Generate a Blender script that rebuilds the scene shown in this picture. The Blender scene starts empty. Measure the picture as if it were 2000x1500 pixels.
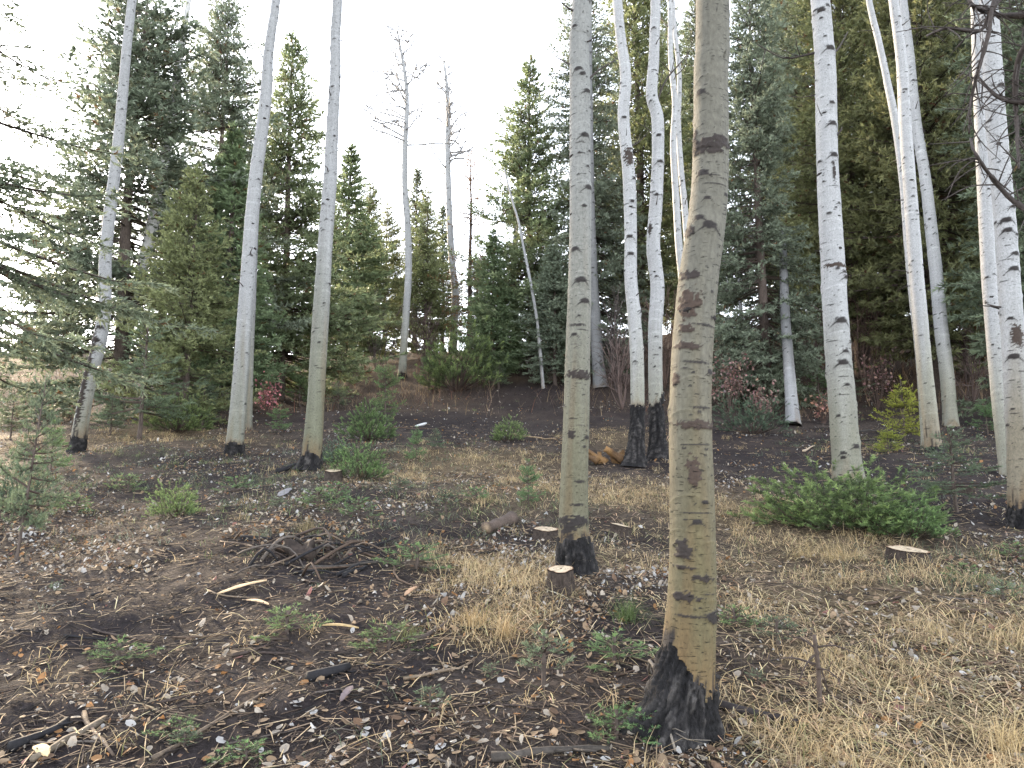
import bpy, math, random
import numpy as np
from mathutils import Vector, Euler, Matrix

# ------------------------------------------------------------------ camera, sky, sun, exposure
SC = bpy.context.scene
COL = SC.collection
F = 1450.0 / 2000.0            # focal length in picture widths
PITCH = math.radians(8.0)
CAMZ = 1.5
cam_d = bpy.data.cameras.new('camera')
cam_d.sensor_width = 36.0
cam_d.lens = 36.0 * F
cam_d.clip_start = 0.05
cam_d.clip_end = 2000.0
cam = bpy.data.objects.new('camera', cam_d)
COL.objects.link(cam)
cam.location = (0, 0, CAMZ)
cam.rotation_euler = (math.pi / 2 + PITCH, 0, 0)
SC.camera = cam

SUN_AZ = math.radians(-41.0)    # from +Y, negative = towards the left of the view
SUN_EL = math.radians(16.0)
world = bpy.data.worlds.new('World')
SC.world = world
world.use_nodes = True
wn, wl = world.node_tree.nodes, world.node_tree.links
wn.clear()
sky = wn.new('ShaderNodeTexSky')
sky.sky_type = 'NISHITA'
sky.sun_disc = False
sky.sun_elevation = SUN_EL
sky.sun_rotation = SUN_AZ
sky.altitude = 2200.0
sky.air_density = 1.0
sky.dust_density = 3.5
sky.ozone_density = 1.0
hs = wn.new('ShaderNodeHueSaturation')      # thin high cloud greys the blue
hs.inputs['Saturation'].default_value = 0.30
bg = wn.new('ShaderNodeBackground')
bg.inputs['Strength'].default_value = 0.15
wo = wn.new('ShaderNodeOutputWorld')
wl.new(sky.outputs[0], hs.inputs['Color'])
wl.new(hs.outputs[0], bg.inputs[0])
wl.new(bg.outputs[0], wo.inputs[0])

sun_d = bpy.data.lights.new('sun', 'SUN')
sun_d.energy = 2.6
sun_d.angle = math.radians(5.0)
sun_d.color = (1.0, 0.78, 0.52)
sun = bpy.data.objects.new('sun', sun_d)
COL.objects.link(sun)
sdir = Vector((math.sin(SUN_AZ) * math.cos(SUN_EL), math.cos(SUN_AZ) * math.cos(SUN_EL), math.sin(SUN_EL)))
sun.rotation_euler = sdir.to_track_quat('Z', 'Y').to_euler()
sun.location = sdir * 60

vs = SC.view_settings
vs.view_transform = 'Standard'
vs.look = 'None'
vs.exposure = 3.0
vs.gamma = 1.0
vs.use_curve_mapping = False
SC.cycles.max_bounces = 6
SC.cycles.diffuse_bounces = 3
SC.cycles.glossy_bounces = 2
SC.cycles.transmission_bounces = 3
SC.cycles.transparent_max_bounces = 4
SC.cycles.sample_clamp_indirect = 6.0
SC.cycles.use_denoising = True

# ------------------------------------------------------------------ helpers
RNG = np.random.default_rng(7)

def _hash(ix, iy, seed):
    h = (ix.astype(np.int64) * 374761393 + iy.astype(np.int64) * 668265263 + seed * 982451653) & 0xffffffff
    h = ((h ^ (h >> 13)) * 1274126177) & 0xffffffff
    h = ((h ^ (h >> 16)) * 2246822519) & 0xffffffff
    return ((h ^ (h >> 15)) & 0xffffff) / float(0xffffff)

def vnoise(x, y, seed=0):
    x = np.asarray(x, float); y = np.asarray(y, float)
    ix = np.floor(x); iy = np.floor(y)
    fx = x - ix; fy = y - iy
    fx = fx * fx * (3 - 2 * fx); fy = fy * fy * (3 - 2 * fy)
    a = _hash(ix, iy, seed); b = _hash(ix + 1, iy, seed)
    c = _hash(ix, iy + 1, seed); d = _hash(ix + 1, iy + 1, seed)
    return (a * (1 - fx) + b * fx) * (1 - fy) + (c * (1 - fx) + d * fx) * fy

def fbm(x, y, seed=0, octv=3, gain=0.5):
    t = 0.0; a = 1.0; s = 0.0
    for o in range(octv):
        t = t + a * vnoise(x * 2 ** o, y * 2 ** o, seed + o * 17); s += a; a *= gain
    return t / s

def sstep(a, b, x):
    t = np.clip((np.asarray(x, float) - a) / (b - a), 0, 1)
    return t * t * (3 - 2 * t)

def mesh(name, V, polys, col=None, mats=(), smooth=True):
    """polys: list of int arrays (n,k)."""
    V = np.asarray(V, np.float32)
    me = bpy.data.meshes.new(name)
    me.vertices.add(len(V))
    me.vertices.foreach_set('co', V.ravel())
    polys = [np.asarray(p, np.int32) for p in polys if len(p)]
    nl = sum(p.size for p in polys); nf = sum(len(p) for p in polys)
    me.loops.add(nl); me.polygons.add(nf)
    me.loops.foreach_set('vertex_index', np.concatenate([p.ravel() for p in polys]))
    st = []; o = 0
    for p in polys:
        st.append(o + np.arange(len(p), dtype=np.int32) * p.shape[1]); o += p.size
    me.polygons.foreach_set('loop_start', np.concatenate(st).astype(np.int32))
    me.polygons.foreach_set('use_smooth', np.full(nf, smooth, dtype=bool))
    if col is not None:
        c = np.ones((len(V), 4), np.float32); c[:, :3] = np.asarray(col, np.float32)
        at = me.color_attributes.new('Col', 'FLOAT_COLOR', 'POINT')
        at.data.foreach_set('color', c.ravel())
    for m in mats: me.materials.append(m)
    me.update(calc_edges=True)
    return me

def obj(name, me, parent=None, loc=None):
    o = bpy.data.objects.new(name, me)
    COL.objects.link(o)
    if parent is not None: o.parent = parent
    if loc is not None: o.location = loc
    return o

def tag(o, label=None, cat=None, group=None, kind=None):
    if label: o['label'] = label
    if cat: o['category'] = cat
    if group: o['group'] = group
    if kind: o['kind'] = kind
    return o

def thing(name, loc, label, cat, group=None, rz=0.0, scale=1.0):
    o = bpy.data.objects.new(name, None)
    COL.objects.link(o)
    o.empty_display_size = 0.1
    o.location = loc; o.rotation_euler = (0, 0, rz)
    o.scale = (scale,) * 3 if not hasattr(scale, '__len__') else scale
    return tag(o, label, cat, group)

# ------------------------------------------------------------------ materials
def attr_mat(name, rough=0.85, transl=0.0, hue=0.0, val=0.0, vmid=1.0, noise=None, bump=None, spec=0.3, sat=1.0):
    """colour from the piece's own bark / leaf colour, with procedural grain and relief on top"""
    m = bpy.data.materials.new(name); m.use_nodes = True
    n, l = m.node_tree.nodes, m.node_tree.links
    n.clear()
    out = n.new('ShaderNodeOutputMaterial')
    p = n.new('ShaderNodeBsdfPrincipled')
    p.inputs['Roughness'].default_value = rough
    p.inputs['Specular IOR Level'].default_value = spec
    a = n.new('ShaderNodeVertexColor'); a.layer_name = 'Col'
    c = a.outputs['Color']
    tc = n.new('ShaderNodeTexCoord')
    if noise:
        sc_, amt = noise
        mp = n.new('ShaderNodeMapping'); mp.inputs['Scale'].default_value = sc_
        l.new(tc.outputs['Object'], mp.inputs[0])
        nz = n.new('ShaderNodeTexNoise'); nz.inputs['Scale'].default_value = 1.0
        nz.inputs['Detail'].default_value = 5.0; nz.inputs['Roughness'].default_value = 0.65
        l.new(mp.outputs[0], nz.inputs['Vector'])
        mr = n.new('ShaderNodeMapRange')
        mr.inputs['From Min'].default_value = 0.3; mr.inputs['From Max'].default_value = 0.7
        mr.inputs['To Min'].default_value = 1 - amt; mr.inputs['To Max'].default_value = 1 + amt
        l.new(nz.outputs['Fac'], mr.inputs['Value'])
        mx = n.new('ShaderNodeVectorMath'); mx.operation = 'SCALE'
        l.new(c, mx.inputs[0]); l.new(mr.outputs[0], mx.inputs['Scale'])
        c = mx.outputs[0]
        if bump:
            b = n.new('ShaderNodeBump'); b.inputs['Strength'].default_value = bump[0]
            b.inputs['Distance'].default_value = bump[1]
            l.new(nz.outputs['Fac'], b.inputs['Height']); l.new(b.outputs[0], p.inputs['Normal'])
    if hue or val:
        oi = n.new('ShaderNodeObjectInfo')
        h = n.new('ShaderNodeHueSaturation')
        h.inputs['Saturation'].default_value = sat
        r1 = n.new('ShaderNodeMapRange'); r1.inputs['To Min'].default_value = 0.5 - hue; r1.inputs['To Max'].default_value = 0.5 + hue
        ml = n.new('ShaderNodeMath'); ml.operation = 'MULTIPLY'; ml.inputs[1].default_value = 7.31
        fr = n.new('ShaderNodeMath'); fr.operation = 'FRACT'
        r2 = n.new('ShaderNodeMapRange'); r2.inputs['To Min'].default_value = vmid - val; r2.inputs['To Max'].default_value = vmid + val
        l.new(oi.outputs['Random'], r1.inputs['Value'])
        l.new(oi.outputs['Random'], ml.inputs[0]); l.new(ml.outputs[0], fr.inputs[0]); l.new(fr.outputs[0], r2.inputs['Value'])
        l.new(r1.outputs[0], h.inputs['Hue']); l.new(r2.outputs[0], h.inputs['Value']); l.new(c, h.inputs['Color'])
        c = h.outputs[0]
    l.new(c, p.inputs['Base Color'])
    if transl:
        t = n.new('ShaderNodeBsdfTranslucent'); l.new(c, t.inputs['Color'])
        ms = n.new('ShaderNodeMixShader'); ms.inputs[0].default_value = transl
        l.new(p.outputs[0], ms.inputs[1]); l.new(t.outputs[0], ms.inputs[2]); l.new(ms.outputs[0], out.inputs[0])
    else:
        l.new(p.outputs[0], out.inputs[0])
    return m

M_BARK = attr_mat('aspen_bark', 0.75, noise=((70, 70, 40), 0.22), bump=(0.5, 0.006))
def bark_detail(m):
    """fine level dashes and hair cracks across the bark, dark and slightly sunken"""
    n, l = m.node_tree.nodes, m.node_tree.links
    p = next(k for k in n if k.type == 'BSDF_PRINCIPLED'); bm = next(k for k in n if k.type == 'BUMP')
    tc = next(k for k in n if k.type == 'TEX_COORD')
    src = p.inputs['Base Color'].links[0].from_socket
    def dash(sc_, lo, hi):
        mp = n.new('ShaderNodeMapping'); mp.inputs['Scale'].default_value = sc_; l.new(tc.outputs['Object'], mp.inputs[0])
        nz = n.new('ShaderNodeTexNoise'); nz.inputs['Scale'].default_value = 1.0; nz.inputs['Detail'].default_value = 2.0
        l.new(mp.outputs[0], nz.inputs['Vector'])
        mr = n.new('ShaderNodeMapRange'); mr.interpolation_type = 'SMOOTHSTEP'
        mr.inputs['From Min'].default_value = lo; mr.inputs['From Max'].default_value = hi
        l.new(nz.outputs['Fac'], mr.inputs['Value']); return mr.outputs[0]
    a, b_ = dash((26, 26, 150), .63, .70), dash((75, 75, 110), .68, .74)
    mxm = n.new('ShaderNodeMath'); mxm.operation = 'MAXIMUM'; l.new(a, mxm.inputs[0]); l.new(b_, mxm.inputs[1])
    sc1 = n.new('ShaderNodeMapRange'); sc1.inputs['To Min'].default_value = 1.0; sc1.inputs['To Max'].default_value = .36; l.new(mxm.outputs[0], sc1.inputs['Value'])
    vm = n.new('ShaderNodeVectorMath'); vm.operation = 'SCALE'; l.new(src, vm.inputs[0]); l.new(sc1.outputs[0], vm.inputs['Scale'])
    l.new(vm.outputs[0], p.inputs['Base Color'])
    b2 = n.new('ShaderNodeBump'); b2.invert = True; b2.inputs['Strength'].default_value = .6; b2.inputs['Distance'].default_value = .006
    l.new(mxm.outputs[0], b2.inputs['Height']); l.new(bm.outputs[0], b2.inputs['Normal']); l.new(b2.outputs[0], p.inputs['Normal'])
bark_detail(M_BARK)
M_CHAR = attr_mat('charred_bark', 0.85, noise=((70, 70, 26), 0.6), bump=(1.0, 0.02), spec=0.2)
M_WOOD = attr_mat('conifer_bark', 0.9, noise=((40, 40, 10), 0.45), bump=(0.8, 0.02))
M_NEEDLE = attr_mat('conifer_needles', 0.55, transl=0.38, hue=0.018, val=0.16, vmid=1.2)
M_LEAF = attr_mat('dead_leaves', 0.7, transl=0.2, noise=((30, 30, 30), 0.2))
M_GRASS = attr_mat('dry_grass', 0.7, transl=0.25)
M_STICK = attr_mat('stick_bark', 0.8, noise=((50, 50, 50), 0.35), bump=(0.6, 0.004))
M_CUT = attr_mat('cut_wood', 0.75, noise=((70, 70, 70), 0.15), bump=(0.3, 0.002))
M_ROCK = attr_mat('pale_stone', 0.9, noise=((20, 20, 20), 0.3), bump=(0.6, 0.01))

# ------------------------------------------------------------------ terrain
def ground_z(x, y, fine=True):
    x = np.asarray(x, float); y = np.asarray(y, float)
    z = 0.161 * np.clip(y, -60, None)
    yb = np.clip(y, 14, 42)
    z = z + np.where(yb < 30, 0.0055 * (yb - 14) ** 2, 1.408 + 0.085 * (yb - 30))
    over = np.clip(y - 42, 0, 400)
    w = sstep(-4, 12, x)                       # the hill goes on climbing on the right
    z = z - over * (0.20 + 0.0 * x) * (1 - w) + over * 0.03 * w
    z = z + w * 1.3 * sstep(18, 36, y)
    z = z + 0.16 * (vnoise(x * 0.45 + 11, y * 0.45 + 5, 3) - 0.5) * sstep(1.0, 6, y) * 1.3
    z = z + 0.5 * (vnoise(x * 0.12 + 3, y * 0.12, 9) - 0.5) * sstep(12, 24, y)
    if fine:
        z = z + 0.08 * (fbm(x * 2.3, y * 2.3, 21, 2) - 0.5) + 0.03 * (fbm(x * 7, y * 7, 33, 2) - 0.5)
    return z

CT, ST = math.cos(PITCH), math.sin(PITCH)
def ray(px, py):
    u = (px - 1000) / 1450.0; v = (750 - py) / 1450.0
    yy = CT - v * ST
    return u / yy, (ST + v * CT) / yy          # dx/dy, dz/dy

def at(px, py, Y):
    """point of the place that lies Y metres in front of the viewpoint"""
    a, k = ray(px, py)
    return np.array([a * Y, Y, CAMZ + k * Y])

def on_ground(px, py):
    a, k = ray(px, py)
    ys = np.concatenate([np.arange(1.2, 12, 0.02), np.arange(12, 70, 0.1)])
    d = CAMZ + k * ys - ground_z(a * ys, ys)
    i = np.argmax(d < 0) if (d < 0).any() else len(ys) - 1
    Y = ys[i]
    return np.array([a * Y, Y, float(ground_z(a * Y, Y))])

def GP(x, y, dz=0.0):
    return np.array([x, y, float(ground_z(x, y)) + dz])

# where the soil is bare and where dry grass stands (real places on the slope)
def blobs(lst):
    out = []
    for px, py, r, a in lst:
        p = on_ground(px, py); out.append((p[0], p[1], r, a))
    return out
GRASS = blobs([(930, 905, 1.5, 1), (820, 935, 1.0, .8), (1050, 950, 1.2, .8), (1250, 965, 1.3, .9), (1440, 1000, 1.0, 1), (1000, 1130, .45, .9), (900, 1100, .4, .8),
               (1650, 1080, .9, .9), (1750, 1180, .9, .9), (1560, 1180, .6, .8), (1900, 1250, .9, .9), (1750, 1330, .6, .8),
               (1950, 1420, .6, 1), (1600, 1430, .45, .7), (985, 1215, .28, 1), (290, 850, 1.6, .9), (450, 860, 1.2, .5),
               (1450, 1100, .6, .8), (1180, 1100, .5, .6), (60, 700, 3, .9), (640, 720, 4, .7), (1000, 790, 1.2, .1), (1200, 850, 1.2, .7)])
BARE = blobs([(150, 1300, .9, 1), (330, 1260, .7, .8), (520, 1240, .5, .8), (700, 1200, .5, .6), (900, 830, 3.0, .9), (1000, 800, 3.0, 1), (1050, 760, 3, 1), (1120, 830, 2.0, .9),
              (1480, 890, 1.6, 1), (1560, 910, 1.4, 1), (1780, 915, 1.6, 1), (1420, 870, 1.5, 1), (1950, 910, 1.5, .8), (150, 780, 2.5, .8), (700, 790, 3, .5), (350, 1480, .4, .8)])
def zone(lst, x, y):
    t = np.zeros(np.shape(x))
    for bx, by, r, a in lst:
        t = np.maximum(t, a * np.exp(-((x - bx) ** 2 + (y - by) ** 2 * 0.8) / (r * r)))
    return t

ys = [-8.0]
while ys[-1] < 300:
    y = ys[-1]
    ys.append(y + (0.05 if 2.2 < y < 6 else 0.5 if y < 1.5 else 0.12 if y < 2.2 else min(0.05 * (y / 6) ** 1.6, 12)))
ys = np.array(ys)
xs = [0.0]
while xs[-1] < 260:
    x = xs[-1]
    xs.append(x + (0.055 if x < 3.0 else min(0.055 * (x / 3.0) ** 1.5, 12)))
xs = np.array(xs); xs = np.concatenate([-xs[:0:-1], xs])
X, Y = np.meshgrid(xs, ys)
Z = ground_z(X, Y)
nx, ny = len(xs), len(ys)
idx = np.arange(nx * ny).reshape(ny, nx)
quads = np.stack([idx[:-1, :-1], idx[:-1, 1:], idx[1:, 1:], idx[1:, :-1]], -1).reshape(-1, 4)
gz = zone(GRASS, X, Y); bz = zone(BARE, X, Y)
soil = np.array([.0235, .0185, .0190]); duff = np.array([.066, .052, .044]); straw = np.array([.17, .125, .072]); rust = np.array([.085, .058, .042])
n1 = fbm(X * 1.7, Y * 1.7, 5, 4)[..., None]; n2 = fbm(X * 14, Y * 14, 8, 3)[..., None]
c = soil * (1 - .75 * sstep(.4, .62, n1)) + duff * .75 * sstep(.4, .62, n1)
c = c * (1 - .7 * gz[..., None]) + straw * .7 * gz[..., None]
far = sstep(16, 26, Y)[..., None] * .6
c = c * (1 - far) + rust * far
b3 = (bz * .85)[..., None]
c = c * (1 - b3) + soil * b3
c = c * (.65 + .7 * n2)
def soil_mat():
    m = attr_mat('forest_soil', 0.95, noise=((28, 28, 28), 0.45), bump=(0.9, 0.03), spec=0.15)
    return m
g = obj('ground', mesh('ground', np.stack([X, Y, Z], -1).reshape(-1, 3), [quads], c.reshape(-1, 3), [soil_mat()]))
tag(g, 'dark forest soil slope rising away between the trees', 'ground', kind='structure')

# ------------------------------------------------------------------ tubes (branches, sticks)
def smooth_path(P, ds):
    """Catmull-Rom through the rows of P (any columns), resampled about every ds along the first three"""
    P = np.asarray(P, float)
    Q = np.vstack([2 * P[0] - P[1], P, 2 * P[-1] - P[-2]])
    out = []
    for i in range(1, len(Q) - 2):
        p0, p1, p2, p3 = Q[i - 1], Q[i], Q[i + 1], Q[i + 2]
        n = max(2, int(np.linalg.norm(p2[:3] - p1[:3]) / ds))
        t = np.linspace(0, 1, n, endpoint=False)[:, None]
        out.append(0.5 * (2 * p1 + (p2 - p0) * t + (2 * p0 - 5 * p1 + 4 * p2 - p3) * t ** 2 + (3 * p1 - p0 - 3 * p2 + p3) * t ** 3))
    out.append(P[-1:])
    return np.vstack(out)

def tube(P, R, sides=6):
    """returns verts, quads, tris for a tapered tube with closed ends"""
    P = np.asarray(P, float); R = np.asarray(R, float)
    n = len(P)
    T = np.gradient(P, axis=0); T /= np.linalg.norm(T, axis=1, keepdims=True) + 1e-9
    ref = np.array([0., 0, 1]) if abs(T[:, 2]).mean() < 0.8 else np.array([1., 0, 0])
    A = np.cross(T, ref); A /= np.linalg.norm(A, axis=1, keepdims=True) + 1e-9
    B = np.cross(T, A)
    th = np.arange(sides) * 2 * np.pi / sides
    V = P[:, None] + R[:, None, None] * (np.cos(th)[None, :, None] * A[:, None] + np.sin(th)[None, :, None] * B[:, None])
    V = V.reshape(-1, 3)
    i = np.arange(n - 1)[:, None] * sides; j = np.arange(sides)[None]; k = (j + 1) % sides
    q = np.stack([i + j, i + k, i + sides + k, i + sides + j], -1).reshape(-1, 4)
    V = np.vstack([V, P[:1], P[-1:]])
    a, b = n * sides, n * sides + 1
    jj = np.arange(sides); kk = (jj + 1) % sides
    t = np.vstack([np.stack([np.full(sides, a), kk, jj], -1), np.stack([np.full(sides, b), (n - 1) * sides + jj, (n - 1) * sides + kk], -1)])
    return V, q, t

class Bag:
    """collects geometry for one mesh"""
    def __init__(s): s.V = []; s.Q = []; s.T = []; s.C = []; s.n = 0
    def add(s, V, q=None, t=None, col=(1, 1, 1)):
        V = np.asarray(V, float); s.V.append(V)
        if q is not None and len(q): s.Q.append(np.asarray(q) + s.n)
        if t is not None and len(t): s.T.append(np.asarray(t) + s.n)
        c = np.asarray(col, float)
        s.C.append(np.broadcast_to(c, (len(V), 3)) if c.ndim == 1 else c)
        s.n += len(V)
    def tube(s, P, R, sides=5, col=(1, 1, 1)):
        V, q, t = tube(P, R, sides); s.add(V, q, t, col)
    def mesh(s, name, mats, smooth=True, origin=(0, 0, 0)):
        V = np.vstack(s.V) - np.asarray(origin)
        return mesh(name, V, ([np.vstack(s.Q)] if s.Q else []) + ([np.vstack(s.T)] if s.T else []), np.vstack(s.C), mats, smooth)

# ------------------------------------------------------------------ aspens
WHITE = np.array([.325, .325, .328]); CREAM = np.array([.225, .22, .178]); OLIVE = np.array([.098, .081, .041]); TAN = np.array([.130, .078, .035])
DARK = np.array([.020, .016, .015]); BROWN = np.array([.040, .027, .021]); COAL = np.array([.008, .0075, .008])

def aspen(name, label, Yd, path, low=CREAM, high=WHITE, trans=(0.5, 4.0), char=0.25, char_amp=0.15, scorch=0.15, seed=1,
          marks=(), knots=6, lent=26, extra=6.0, flare=1.22, px_step=1.0, branches=(), roots=(), band=(), hide_base=False, bare_top=False, rough_patches=(), ycurve=0.0, lean_y=0.0, group=None, cat='tree', scars=9, stubs=5):
    """path: (px, py, width_px) from the foot up, as it stands Yd metres away; None = foot on the ground"""
    rng = np.random.default_rng(seed)
    if Yd is None: Yd = on_ground(path[0][0], path[0][1])[1]
    pts = []
    y0 = path[0][1]
    for (px, py, w) in path:
        p = at(px, py, Yd + lean_y * (y0 - py) / 1000.0)
        pts.append((*p, w / 1450.0 * Yd / 2.0))
    pts = np.array(pts)
    pts[0, 2] = float(ground_z(pts[0, 0], pts[0, 1])) - 0.04
    foot = pts[0, :3].copy()
    vis_top = pts[-1, 2]
    if extra > 0:                               # the stem goes on above the picture
        d = pts[-1, :3] - pts[-2, :3]; d /= np.linalg.norm(d)
        d = d * .6 + np.array([0, 0, .4]); d /= np.linalg.norm(d)
        for f in (.4, .75, 1.0):
            q = pts[-1 - 0, :3] if f == .4 else q
            pn = foot * 0 + pts[len(path) - 1, :3] + d * extra * f + np.array([rng.normal() * .12, rng.normal() * .12, 0]) * f
            pts = np.vstack([pts, [*pn, max(pts[len(path) - 1, 3] * (1 - .75 * f), .012)]])
    pix = Yd / 742.0                            # metres per rendered pixel
    ds = pix * px_step
    S = smooth_path(pts, ds)
    # coarser above what can be seen
    kz = S[:, 2] > vis_top + 0.3
    if kz.any():
        S = np.vstack([S[~kz], S[kz][::6], S[-1:]])
    C = S[:, :3]; R = np.clip(S[:, 3], .004, None)
    seglen = np.r_[0, np.cumsum(np.linalg.norm(np.diff(C, axis=0), axis=1))]
    n = len(C)
    rmean = np.median(R)
    nt = int(np.clip(2 * np.pi * rmean / (pix * 1.25), 14, 112))
    T = np.gradient(C, axis=0); T /= np.linalg.norm(T, axis=1, keepdims=True)
    E1 = np.array([1., 0, 0]) - T * T[:, :1]; E1 /= np.linalg.norm(E1, axis=1, keepdims=True)
    E2 = np.cross(T, E1)
    th = np.arange(nt) * 2 * np.pi / nt
    TH, SS = np.meshgrid(th, seglen)
    RR = np.repeat(R[:, None], nt, 1)
    cx, sx = np.cos(TH), np.sin(TH)
    # noise that closes round the stem
    def rn(fa, fs, sd, o=2): return fbm(cx * fa + 50 + sx * fa * .37, sx * fa + SS * fs, sd + seed * 31, o)
    disp = (rn(.9, 1.1, 1) - .5) * .10 * RR
    disp += (rn(1.5, 7, 2) - .5) * .035 * RR
    # root flare
    fl = np.exp(-SS / min(rmean * 1.6, .22))
    disp += RR * fl * (flare - 1) * (.7 + .8 * rn(2.2, 0, 3, 1))
    for (ang, amt, hgt) in roots:
        lob = np.exp(-(1 - np.cos(TH - ang)) / .18)
        disp += lob * amt * np.exp(-SS / hgt)
    # bark colour
    tcol = sstep(trans[0], trans[1], SS + (rn(1.2, .6, 4) - .5) * 1.2)[..., None]
    col = low * (1 - tcol) + high * tcol
    streak = rn(6, .8, 5); blot = rn(1.6, 2.2, 6, 3); wrk = rn(1.0, 38, 7, 2)
    col = col * (0.84 + .22 * streak + .16 * (blot - .5) + .14 * (wrk - .5))[..., None]
    tanm = sstep(.55, .8, rn(1.3, .9, 8, 2))[..., None] * .35 * (1 - tcol)
    col = col * (1 - tanm) + TAN * tanm
    disp += (wrk - .5) * .0025 * (rmean / .1)
    dark = np.zeros((n, nt)); darkc = np.zeros((n, nt))
    topvis = seglen[np.argmin(abs(C[:, 2] - vis_top))]

    def win(s0, hs_):
        a = np.searchsorted(seglen, s0 - hs_); b = np.searchsorted(seglen, s0 + hs_)
        return slice(max(a, 0), min(b + 1, n))
    def dth(t0): return (th - t0 + np.pi) % (2 * np.pi) - np.pi
    def lenticel(s0, t0, wa, hh, amt, sag=0.0):
        w = win(s0, hh * 3 + .03)
        d = dth(t0)[None]; s = seglen[w][:, None] - s0 + sag * (d / wa) ** 2
        f = np.exp(-(s / hh) ** 2) * np.clip(1.3 - abs(d / wa) * 1.3, 0, 1) ** .5 * (.55 + .9 * vnoise(d * 22 + t0 * 9, s * 160, seed))
        dark[w] = np.maximum(dark[w], np.clip(f * amt, 0, 1))
        disp[w] += f * .0022 * min(rmean / .1, 1.5)
    def eye(s0, t0, size, brow=True):
        """a branch scar: dark lens with two lines running down from it like a moustache"""
        size = size * 1.25
        w = win(s0, size * 3.2)
        d = dth(t0)[None] * R[w].mean(); s = seglen[w][:, None] - s0
        nn = (vnoise(d / size * 4 + 9, s / size * 4, seed + 5) - .5) * .6
        lens = np.clip(1.55 - np.sqrt((d / size) ** 2 + (s / (size * .62)) ** 2) * 1.25 + nn, 0, 1)
        dark[w] = np.maximum(dark[w], lens * .97)
        if brow:
            br = np.exp(-((s - size * .25 + abs(d) * .75) / (size * .20)) ** 2) * (abs(d) < size * 2.3) * np.clip(1.15 - abs(d) / (size * 2.3), 0, 1)
            dark[w] = np.maximum(dark[w], np.clip(br * 1.1 + nn * .4 * br, 0, .85))
        disp[w] += np.exp(-(d / (size * 1.5)) ** 2 - (s / (size * 1.1)) ** 2) * size * .34
    def patch(s0, t0, wa, hh, brown=.2, amt=1.0):
        """rough raised dead bark"""
        w = win(s0, hh * 2.0)
        d = dth(t0)[None]; s = seglen[w][:, None] - s0
        wa = wa * 1.25; hh = hh * 1.25; e = np.clip(1.45 - np.sqrt((d / wa) ** 2 + (s / hh) ** 2), 0, 1)
        Rm = R[w].mean()
        f = sstep(.38, .62, e * .75 + (fbm(d * Rm * 55 + s0 * 7, s * 75, seed + 9, 3) - .5) * 1.1 + .1) * (e > 0) * amt
        dark[w] = np.maximum(dark[w], f); darkc[w] = np.maximum(darkc[w], f * brown)
        disp[w] += f * .006 * (.4 + 1.1 * vnoise(d * Rm * 90, s * 120, seed + 2)) * min(rmean / .1, 1.3)
    # small dark specks and lenticels, everywhere
    L = topvis
    m = int(lent * 1.6 * L)
    for i in range(m):
        s0 = rng.uniform(.05, L); t0 = rng.uniform(0, 2 * np.pi)
        big = rng.random()
        wa = rng.uniform(.05, .16) if big < .72 else rng.uniform(.2, .75)
        lenticel(s0, t0, wa, max(rng.uniform(.003, .006), pix * .6), rng.uniform(.5, 1.1) if big < .72 else rng.uniform(.4, .9), rng.uniform(-.006, .012))
    for i in range(int(scars * L / 1.6)):
        eye(rng.uniform(.3, L), rng.uniform(0, 2 * np.pi), max(rng.uniform(.12, .27) * rmean, pix * 1.0), rng.random() < .6)
    for i in range(int(5 * L)):                  # paler raised wrinkles ringing the stem
        s0 = rng.uniform(.1, L); t0 = rng.uniform(0, 2 * np.pi); wa = rng.uniform(.8, 2.4)
        w = win(s0, .06); d = dth(t0)[None]; ss_ = seglen[w][:, None] - s0 + .02 * np.sin(d * 2 + t0)
        f = np.exp(-(ss_ / max(.004, pix * .6)) ** 2) * np.clip(1.2 - abs(d / wa), 0, 1)
        col[w] = np.clip(col[w] * (1 + .28 * f[..., None]), 0, .8); disp[w] += f * .004 * min(rmean / .1, 1.3)
    def hit(px, py):
        k = np.argmin(abs((C[:, 2] - CAMZ) - (at(px, py, Yd)[2] - CAMZ) * C[:, 1] / Yd))
        u = (at(px, py, C[k, 1])[0] - C[k, 0]) / R[k]
        return seglen[k], -math.acos(max(-.97, min(.97, u))), k
    for mk in marks:
        kind, px, py = mk[:3]
        s0, t0, k = hit(px, py)
        if kind == 'eye': eye(s0, t0, mk[3] / 1450 * Yd, mk[4] if len(mk) > 4 else True)
        elif kind == 'patch': patch(s0, t0, mk[3] / 1450 * Yd / R[k], mk[4] / 1450 * Yd, mk[5] if len(mk) > 5 else .2)
        elif kind == 'line': lenticel(s0, t0, mk[3] / 1450 * Yd / R[k], mk[4] / 1450 * Yd, .9, mk[5] if len(mk) > 5 else 0)
    # burnt foot: furrowed black bark with a torn upper edge
    hch = char + char_amp * ((rn(2.6, 0, 11, 2) - .5) * 1.4 + (rn(5, 9, 17, 3) - .5) * 1.5)
    for (ang, amt) in band: hch = hch + amt * np.exp(-(1 - np.cos(TH - ang)) / .22)
    jag = (rn(4, 34, 12, 3) - .5) * .13 * min(1, char * 4)
    cm = SS < hch + jag
    if char <= 0: cm[:] = False
    scm = np.clip(1 - (SS - hch) / max(scorch, .01), 0, 1) * (scorch > 0) * (SS >= hch - .02)
    sc3 = (scm * (.45 + .55 * rn(5, 5, 13)))[..., None] * .85
    col = col * (1 - sc3) + TAN * sc3
    lick = (sstep(.56, .70, rn(8, 3.0, 14, 3)) * scm)
    dark = np.maximum(dark, lick * .9)
    if char > 0:
        soot = np.clip(1 - (SS - hch) / .09, 0, 1) * sstep(.35, .7, rn(4, 10, 18, 3)) * .75
        dark = np.maximum(dark, soot)
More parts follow.
